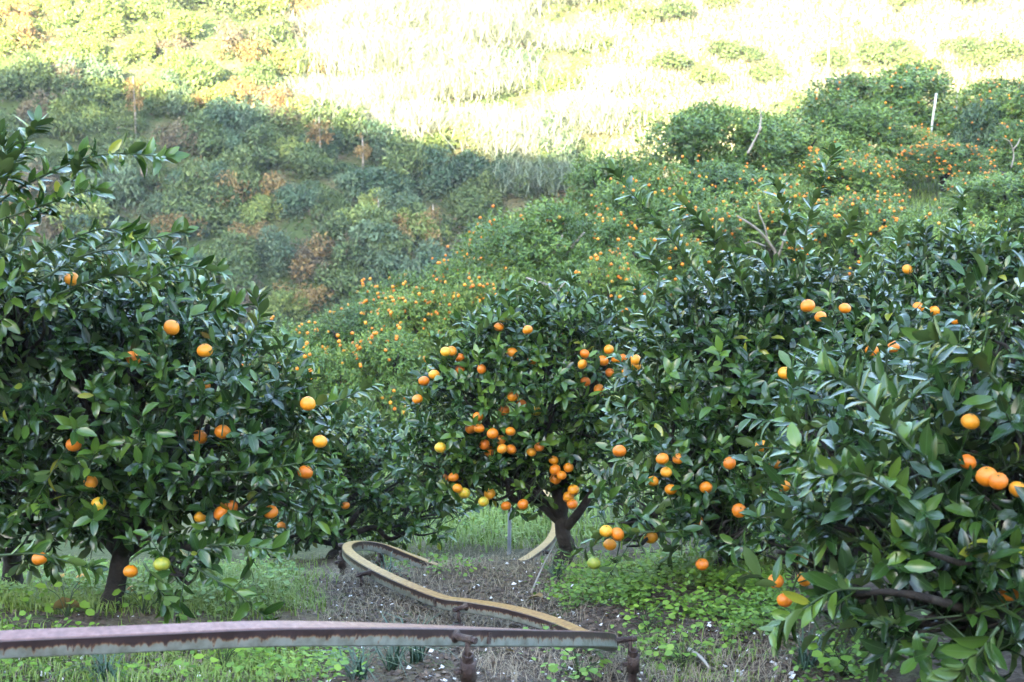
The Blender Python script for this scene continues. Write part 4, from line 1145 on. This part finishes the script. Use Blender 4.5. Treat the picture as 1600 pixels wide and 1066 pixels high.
def reed_variant(seed, n, h, mat='reed'):
    r = np.random.default_rng(seed)
    Q = np.c_[r.normal(0, .85, (n, 2)), r.uniform(-.2, .7, n)]
    return blades(Q, r, h, .011, M[mat], 'foliage', lean=2.2)
BUSH = {
    'green': [bush_variant(1000 + k, 3600, .11, (1, 1, .85, 13), mat='leaf_bush') for k in range(3)],
    'grey': [bush_variant(1100 + k, 3400, .12, (1, 1, .9, 11), mat='leaf_grey') for k in range(3)],
    'dark': [bush_variant(1200 + k, 3400, .10, (1, 1, 1.0, 12), mat='leaf_dark') for k in range(2)],
    'yellow': [bush_variant(1300 + k, 3200, .10, (1, 1, .8, 12), mat='leaf_yellow') for k in range(2)],
    'russet': [bush_variant(1400 + k, 1500, .10, (1, 1, .75, 10), mat='leaf_russet') for k in range(2)],
    'brown': [bush_variant(1500 + k, 1500, .10, (1, 1, .7, 10), mat='leaf_brown') for k in range(2)],
    'purple': [bush_variant(1600, 1200, .13, (1, 1, .9, 10), mat='leaf_purple')],
    'reed': [reed_variant(1700 + k, 1300, [.8, 1.05, .65, .9][k]) for k in range(4)],
    'shade_tinted_reed': [reed_variant(1750 + k, 1000, [.55, .7][k], 'reed_shade_tint') for k in range(2)],
    'citrus': [bush_variant(1800 + k, 1500, .13, (1, 1, .8, 14), mat='leaf_bush') for k in range(2)],
}
SAPLING = [bush_variant(1900 + k, 420, .12, (.42, .42, 1.1, 12), mat='leaf_russet') for k in range(2)]
hr = np.random.default_rng(77)
MARKS = [(320, 285, 'the tall russet sapling'), (677, 345, 'the rusty-red sapling'), (567, 240, 'the russet sapling at the shadow edge'), (500, 215, 'the yellow-leaved sapling'), (212, 160, 'the orange-brown sapling'),
         (618, 290, 'the dark purple bush'), (450, 175, 'the orange sapling'), (520, 400, 'the tall round green shrub'), (790, 110, 'the lone dark shrub in the reeds'), (150, 40, 'the bare earth scar'), (430, 470, 'the lowest orchard trees'),
         (955, 230, 'the dark pointed orchard tree'), (1292, 100, 'the thin terrace pole'), (1452, 75, 'the pole behind the tallest crown'), (1405, 105, 'the tallest orchard crown'), (1560, 60, 'the right edge terraces'), (240, 290, 'the pale rock'), (1125, 150, 'the dead white branch')]
def where(u, v):
    k = min(MARKS, key=lambda m: (m[0] - u) ** 2 + (m[1] - v) ** 2)
    dx, dy = u - k[0], v - k[1]; dist = math.hypot(dx, dy)
    far_ = 'just ' if dist < 45 else '' if dist < 105 else 'well '
    w = ('above' if dy < 0 else 'below') if abs(dy) > 2 * abs(dx) else ('left of' if dx < 0 else 'right of') if abs(dx) > 2 * abs(dy) else ('up left of' if dx < 0 and dy < 0 else 'down left of' if dx < 0 else 'up right of' if dy < 0 else 'down right of')
    return far_ + w + ' ' + k[2]
NAMES = {'green': ('shrub', 'green leafy shrub'), 'grey': ('shrub', 'grey-green broad-leaved shrub'), 'dark': ('shrub', 'dark green shrub'), 'yellow': ('shrub', 'yellow-green shrub'),
         'russet': ('thicket', 'russet-brown thicket'), 'brown': ('thicket', 'dry brown thicket'), 'reed': ('reed_clump', 'pale reed clump'), 'shade_tinted_reed': ('reed_clump', 'shade-tinted reed clump'), 'citrus': ('terrace_tree', 'sunlit citrus tree')}
def plant(kind, p, s, label=None, group=None, sz=1.0):
    k = int(hr.integers(0, len(BUSH[kind])))
    nm, what = NAMES.get(kind, ('shrub', 'shrub'))
    o = link('hillside_' + nm, BUSH[kind][k])
    o.location = p; o.scale = (s * hr.uniform(.85, 1.2), s * hr.uniform(.85, 1.2), s * sz * hr.uniform(.8, 1.2)); o.rotation_euler.z = hr.uniform(0, 6.28)
    tag(o, label, nm.split('_')[-1] if kind in ('reed', 'shade_tinted_reed', 'citrus') else 'bush', group)
    return o
# jittered cells over the part of the slope that the picture shows
count = 0
cells = [(xx, yy) for yy in np.arange(41.0, 69.0, 1.2) for xx in np.arange(-.40 * yy - 2, .40 * yy + 2, 1.6)]
if True:
    for xx, yy in cells:
        x = xx + hr.uniform(-1.5, 1.5); y = yy + hr.uniform(-1.5, 1.5); z = float(height(x, y))
        u, v, d = project([x, y, z]); u, v = u[0], v[0]
        if v > 640 or v < -70: continue
        if u > 760 and v > 330: continue                      # behind the spur
        if u > 1150 and v > 240: continue
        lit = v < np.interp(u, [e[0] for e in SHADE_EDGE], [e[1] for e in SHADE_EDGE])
        if lit and hr.random() < .25: continue
        side = 'left' if u < 330 else ('middle' if u < 700 else 'right')
        if u > 960 and lit:
            # citrus rows on terraces, open strips between them
            row = (v + .05 * (u - 960)) % 92
            if row < 50 and hr.random() < .9:
                                plant('citrus', (x, y, z), hr.uniform(1.05, 1.35), 'sunlit terrace citrus tree ' + where(u, v), 'citrus trees on the sunlit terraces'); count += 1
            continue
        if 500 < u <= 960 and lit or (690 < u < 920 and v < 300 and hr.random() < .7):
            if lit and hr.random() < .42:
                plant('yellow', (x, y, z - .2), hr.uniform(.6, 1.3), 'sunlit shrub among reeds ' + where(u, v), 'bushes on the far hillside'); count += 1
                continue
            plant('reed' if lit else 'shade_tinted_reed', (x, y, z), hr.uniform(.9, 1.3), ('pale sunlit reed clump ' if lit else 'shade-tinted blue-green reed clump ') + where(u, v), 'reeds on the far slope'); count += 1  # unlit clumps take the reed copy with shade in its colour
            continue
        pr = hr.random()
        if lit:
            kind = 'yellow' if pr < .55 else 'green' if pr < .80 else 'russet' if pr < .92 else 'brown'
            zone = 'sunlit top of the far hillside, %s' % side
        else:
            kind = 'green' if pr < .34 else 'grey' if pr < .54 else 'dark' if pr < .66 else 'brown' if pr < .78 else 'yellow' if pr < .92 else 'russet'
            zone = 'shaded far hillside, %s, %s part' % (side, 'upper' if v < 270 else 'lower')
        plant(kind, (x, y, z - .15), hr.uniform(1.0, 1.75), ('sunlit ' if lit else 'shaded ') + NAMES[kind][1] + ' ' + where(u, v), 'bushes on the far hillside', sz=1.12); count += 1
print('hill plants', count)
def hill_at(px, py):
    p = _hill_hit(px, py); return p
def sapling(px, py_base, py_top, label, trunk_px=None, mat='leaf_russet', w=1.0):
    p = hill_at(px, py_base); u, v, d = project(p); H = (py_base - py_top) * d[0] / F
    root = empty('russet_sapling', p); tag(root, label, 'sapling', 'russet saplings on the far hillside')
    tr = MB(); tr.tube([[0, 0, -.2], [.02, 0, H * .4], [0, .02, H * .9]], [.05, .04, .015], 7)
    link('trunk', tr.mesh('trunk', M['bark_pale']), root)
    c = link('crown', SAPLING[int(hr.integers(0, 2))], root); c.location.z = H * .36; s = H * .5
    c.scale = (s * w, s * w, s); c['kind'] = 'stuff'
sapling(320, 330, 240, 'tall russet sapling with a pale stem above the left tree, on the shaded slope')
sapling(677, 385, 312, 'small rusty-red sapling on a pale stem just above the laden orchard trees')
sapling(592, 372, 305, 'thin russet sapling left of the rusty-red one')
sapling(567, 275, 205, 'russet sapling at the shadow edge above the purple bush')
sapling(500, 258, 175, 'yellow-leaved sapling with a dark stem at the shadow edge', w=1.5)
sapling(212, 215, 110, 'orange-brown sapling on the upper left of the shaded slope', w=.8)
sapling(450, 205, 148, 'orange sapling catching the last sun at the shadow edge')
plant('purple', hill_at(618, 305), 1.0, 'dark purple bush on the shaded slope'); bpy.context.view_layer.update()
for px, py, s, kind, lab in [(290, 300, 1.1, 'russet', 'russet thicket beside the tall russet sapling'), (400, 180, 1.5, 'russet', 'orange thicket lit by the last sun at the shadow edge, left of the sapling'), (440, 172, 1.3, 'russet', 'orange thicket at the shadow edge under the orange sapling'),
                             (655, 305, 1.0, 'grey', 'blue-grey shrub just right of the dark purple bush'), (625, 350, 1.2, 'grey', 'blue-grey shrub between the two thin russet saplings'), (470, 265, 1.2, 'yellow', 'bright yellow-green shrub in the middle of the shaded slope'),
                             (790, 110, 1.5, 'dark', 'dark shrub standing alone in the sunlit reeds'), (400, 350, 1.2, 'yellow', 'olive-yellow shrub left of the middle of the shaded slope'), (520, 400, 1.5, 'green', 'tall round green shrub above the lowest orchard trees'),
                             (1530, 168, .9, 'dark', None)]:
    if lab is None: continue
    plant(kind, hill_at(px, py), s, lab, 'bushes on the far hillside')
for q, px in enumerate(range(325, 730, 31)):
    py = np.interp(px, [e[0] for e in SHADE_EDGE], [e[1] for e in SHADE_EDGE]) - hr.uniform(2, 24)
    kind = ('russet', 'yellow', 'russet', 'brown')[q % 4]
    plant(kind, hill_at(px, py), hr.uniform(.8, 1.25), ('golden-brown' if kind != 'yellow' else 'golden-green') + ' shrub in the last sun, ' + where(px, py), 'bushes on the far hillside')
# grey-green shrub on the crest of the orchard slope
b = at(1530, 205, 28.0); b[2] = height(b[0], b[1])
o = link('crest_shrub', BUSH['dark'][0]); o.location = b; o.scale = (.62, .62, 1.0)
tag(o, 'feathery grey-green shrub on the crest right of the thin pole', 'bush')
# pale rock showing through the shrubs
import bmesh
def rock(p, s, label, mat, name='rock', seed=0):
    bm = bmesh.new(); bmesh.ops.create_icosphere(bm, subdivisions=2, radius=1.0)
    r = random.Random(seed)
    for v in bm.verts: v.co *= r.uniform(.8, 1.15)
    me = bpy.data.meshes.new(name); bm.to_mesh(me); bm.free(); me.materials.append(M[mat])
    o = link(name, me); o.location = p; o.scale = s; tag(o, label, 'rock')
p = hill_at(238, 295); rock((p[0], p[1] - 1.2, p[2] + .75), (.14, .14, .20), 'pale rock showing among the bushes on the shaded slope', 'rock')
p = at(1552, 262, 25.5); rock((p[0], p[1], float(height(p[0], p[1])) + .12), (.28, .28, .2), 'brown rock at the side of the path on the slope', 'bark', seed=3)
# thin poles on the sunlit terraces
for px, py0, py1, lab in [(1292, 150, 65, 'thin pole on the sunlit terraces above the orchard crest'), (1478, 60, -20, 'thin pole on the sunlit terraces at the top edge'), (1452, 110, 40, 'thin pole standing behind the tallest orchard crown')]:
    p = hill_at(px, py0); q = p + np.array([0, 0, (py0 - py1) * 62 / F])
    mb = MB(); mb.tube([p * 0 - [0, 0, .2], q - p], .018, 8)
    o = link('terrace_pole', mb.mesh('terrace_pole', M['pole'])); o.location = p; tag(o, lab, 'pole', 'poles on the sunlit terraces')
# low growth that covers the soil of the far slope
n = 90000
y = hr.uniform(40, 70, n); x = hr.uniform(-1, 1, n) * (.42 * y + 2)
Pu = np.c_[x, y, height(x, y)]
tint = np.clip(.5 + .45 * wob(x, y, 1.6, .5) + hr.normal(0, .18, n), 0, 1)
M['under'] = leaf_material('hillside_undergrowth', [(0, (.075, .05, .032)), (.25, (.10, .072, .042)), (.4, (.03, .055, .02)), (.7, (.055, .095, .03)), (1, (.12, .145, .05))], (.07, .095, .04), rough=.75)
tag(link('undergrowth', flat_leaves(Pu, hr, .17, .9, M['under'], 'undergrowth', tint=tint, tilt=1.3)), 'low creeping growth covering the far hillside between the bushes', 'undergrowth', kind='stuff')

n = 90000
y = hr.uniform(50, 72, n); x = hr.uniform(0, 1, n) ** .8 * 31 + 3
Pt = np.c_[x, y, height(x, y)]
M['straw'] = leaf_material('bleached_terrace_grass', [(0, (.34, .30, .17)), (.5, (.46, .42, .26)), (1, (.58, .54, .38))], (.45, .42, .28), rough=.8)
tag(link('terrace_grass', blades(Pt, hr, .42, .016, M['straw'], 'terrace_grass', lean=1.5)), 'bleached grass on the sunlit terraces', 'grass', kind='stuff')

# ------------------------------------------------------------------ haze
HAZE = 0.0006
if HAZE:
    mb = MB(); mb.box(np.array([0, 15, 9.0]), 262, 262, 62)
    hz = link('haze', mb.mesh('haze', [], smooth=False))
    m = bpy.data.materials.new('haze'); m.use_nodes = True
    N = m.node_tree.nodes; N.remove(N['Principled BSDF'])
    pv = N.new('ShaderNodeVolumePrincipled'); pv.inputs['Color'].default_value = (.92, .95, 1, 1); pv.inputs['Density'].default_value = HAZE; pv.inputs['Anisotropy'].default_value = 0.0
    m.node_tree.links.new(pv.outputs[0], N['Material Output'].inputs['Volume'])
    hz.data.materials.append(m)
    tag(hz, 'thin pale haze in the valley air', 'haze', kind='stuff')
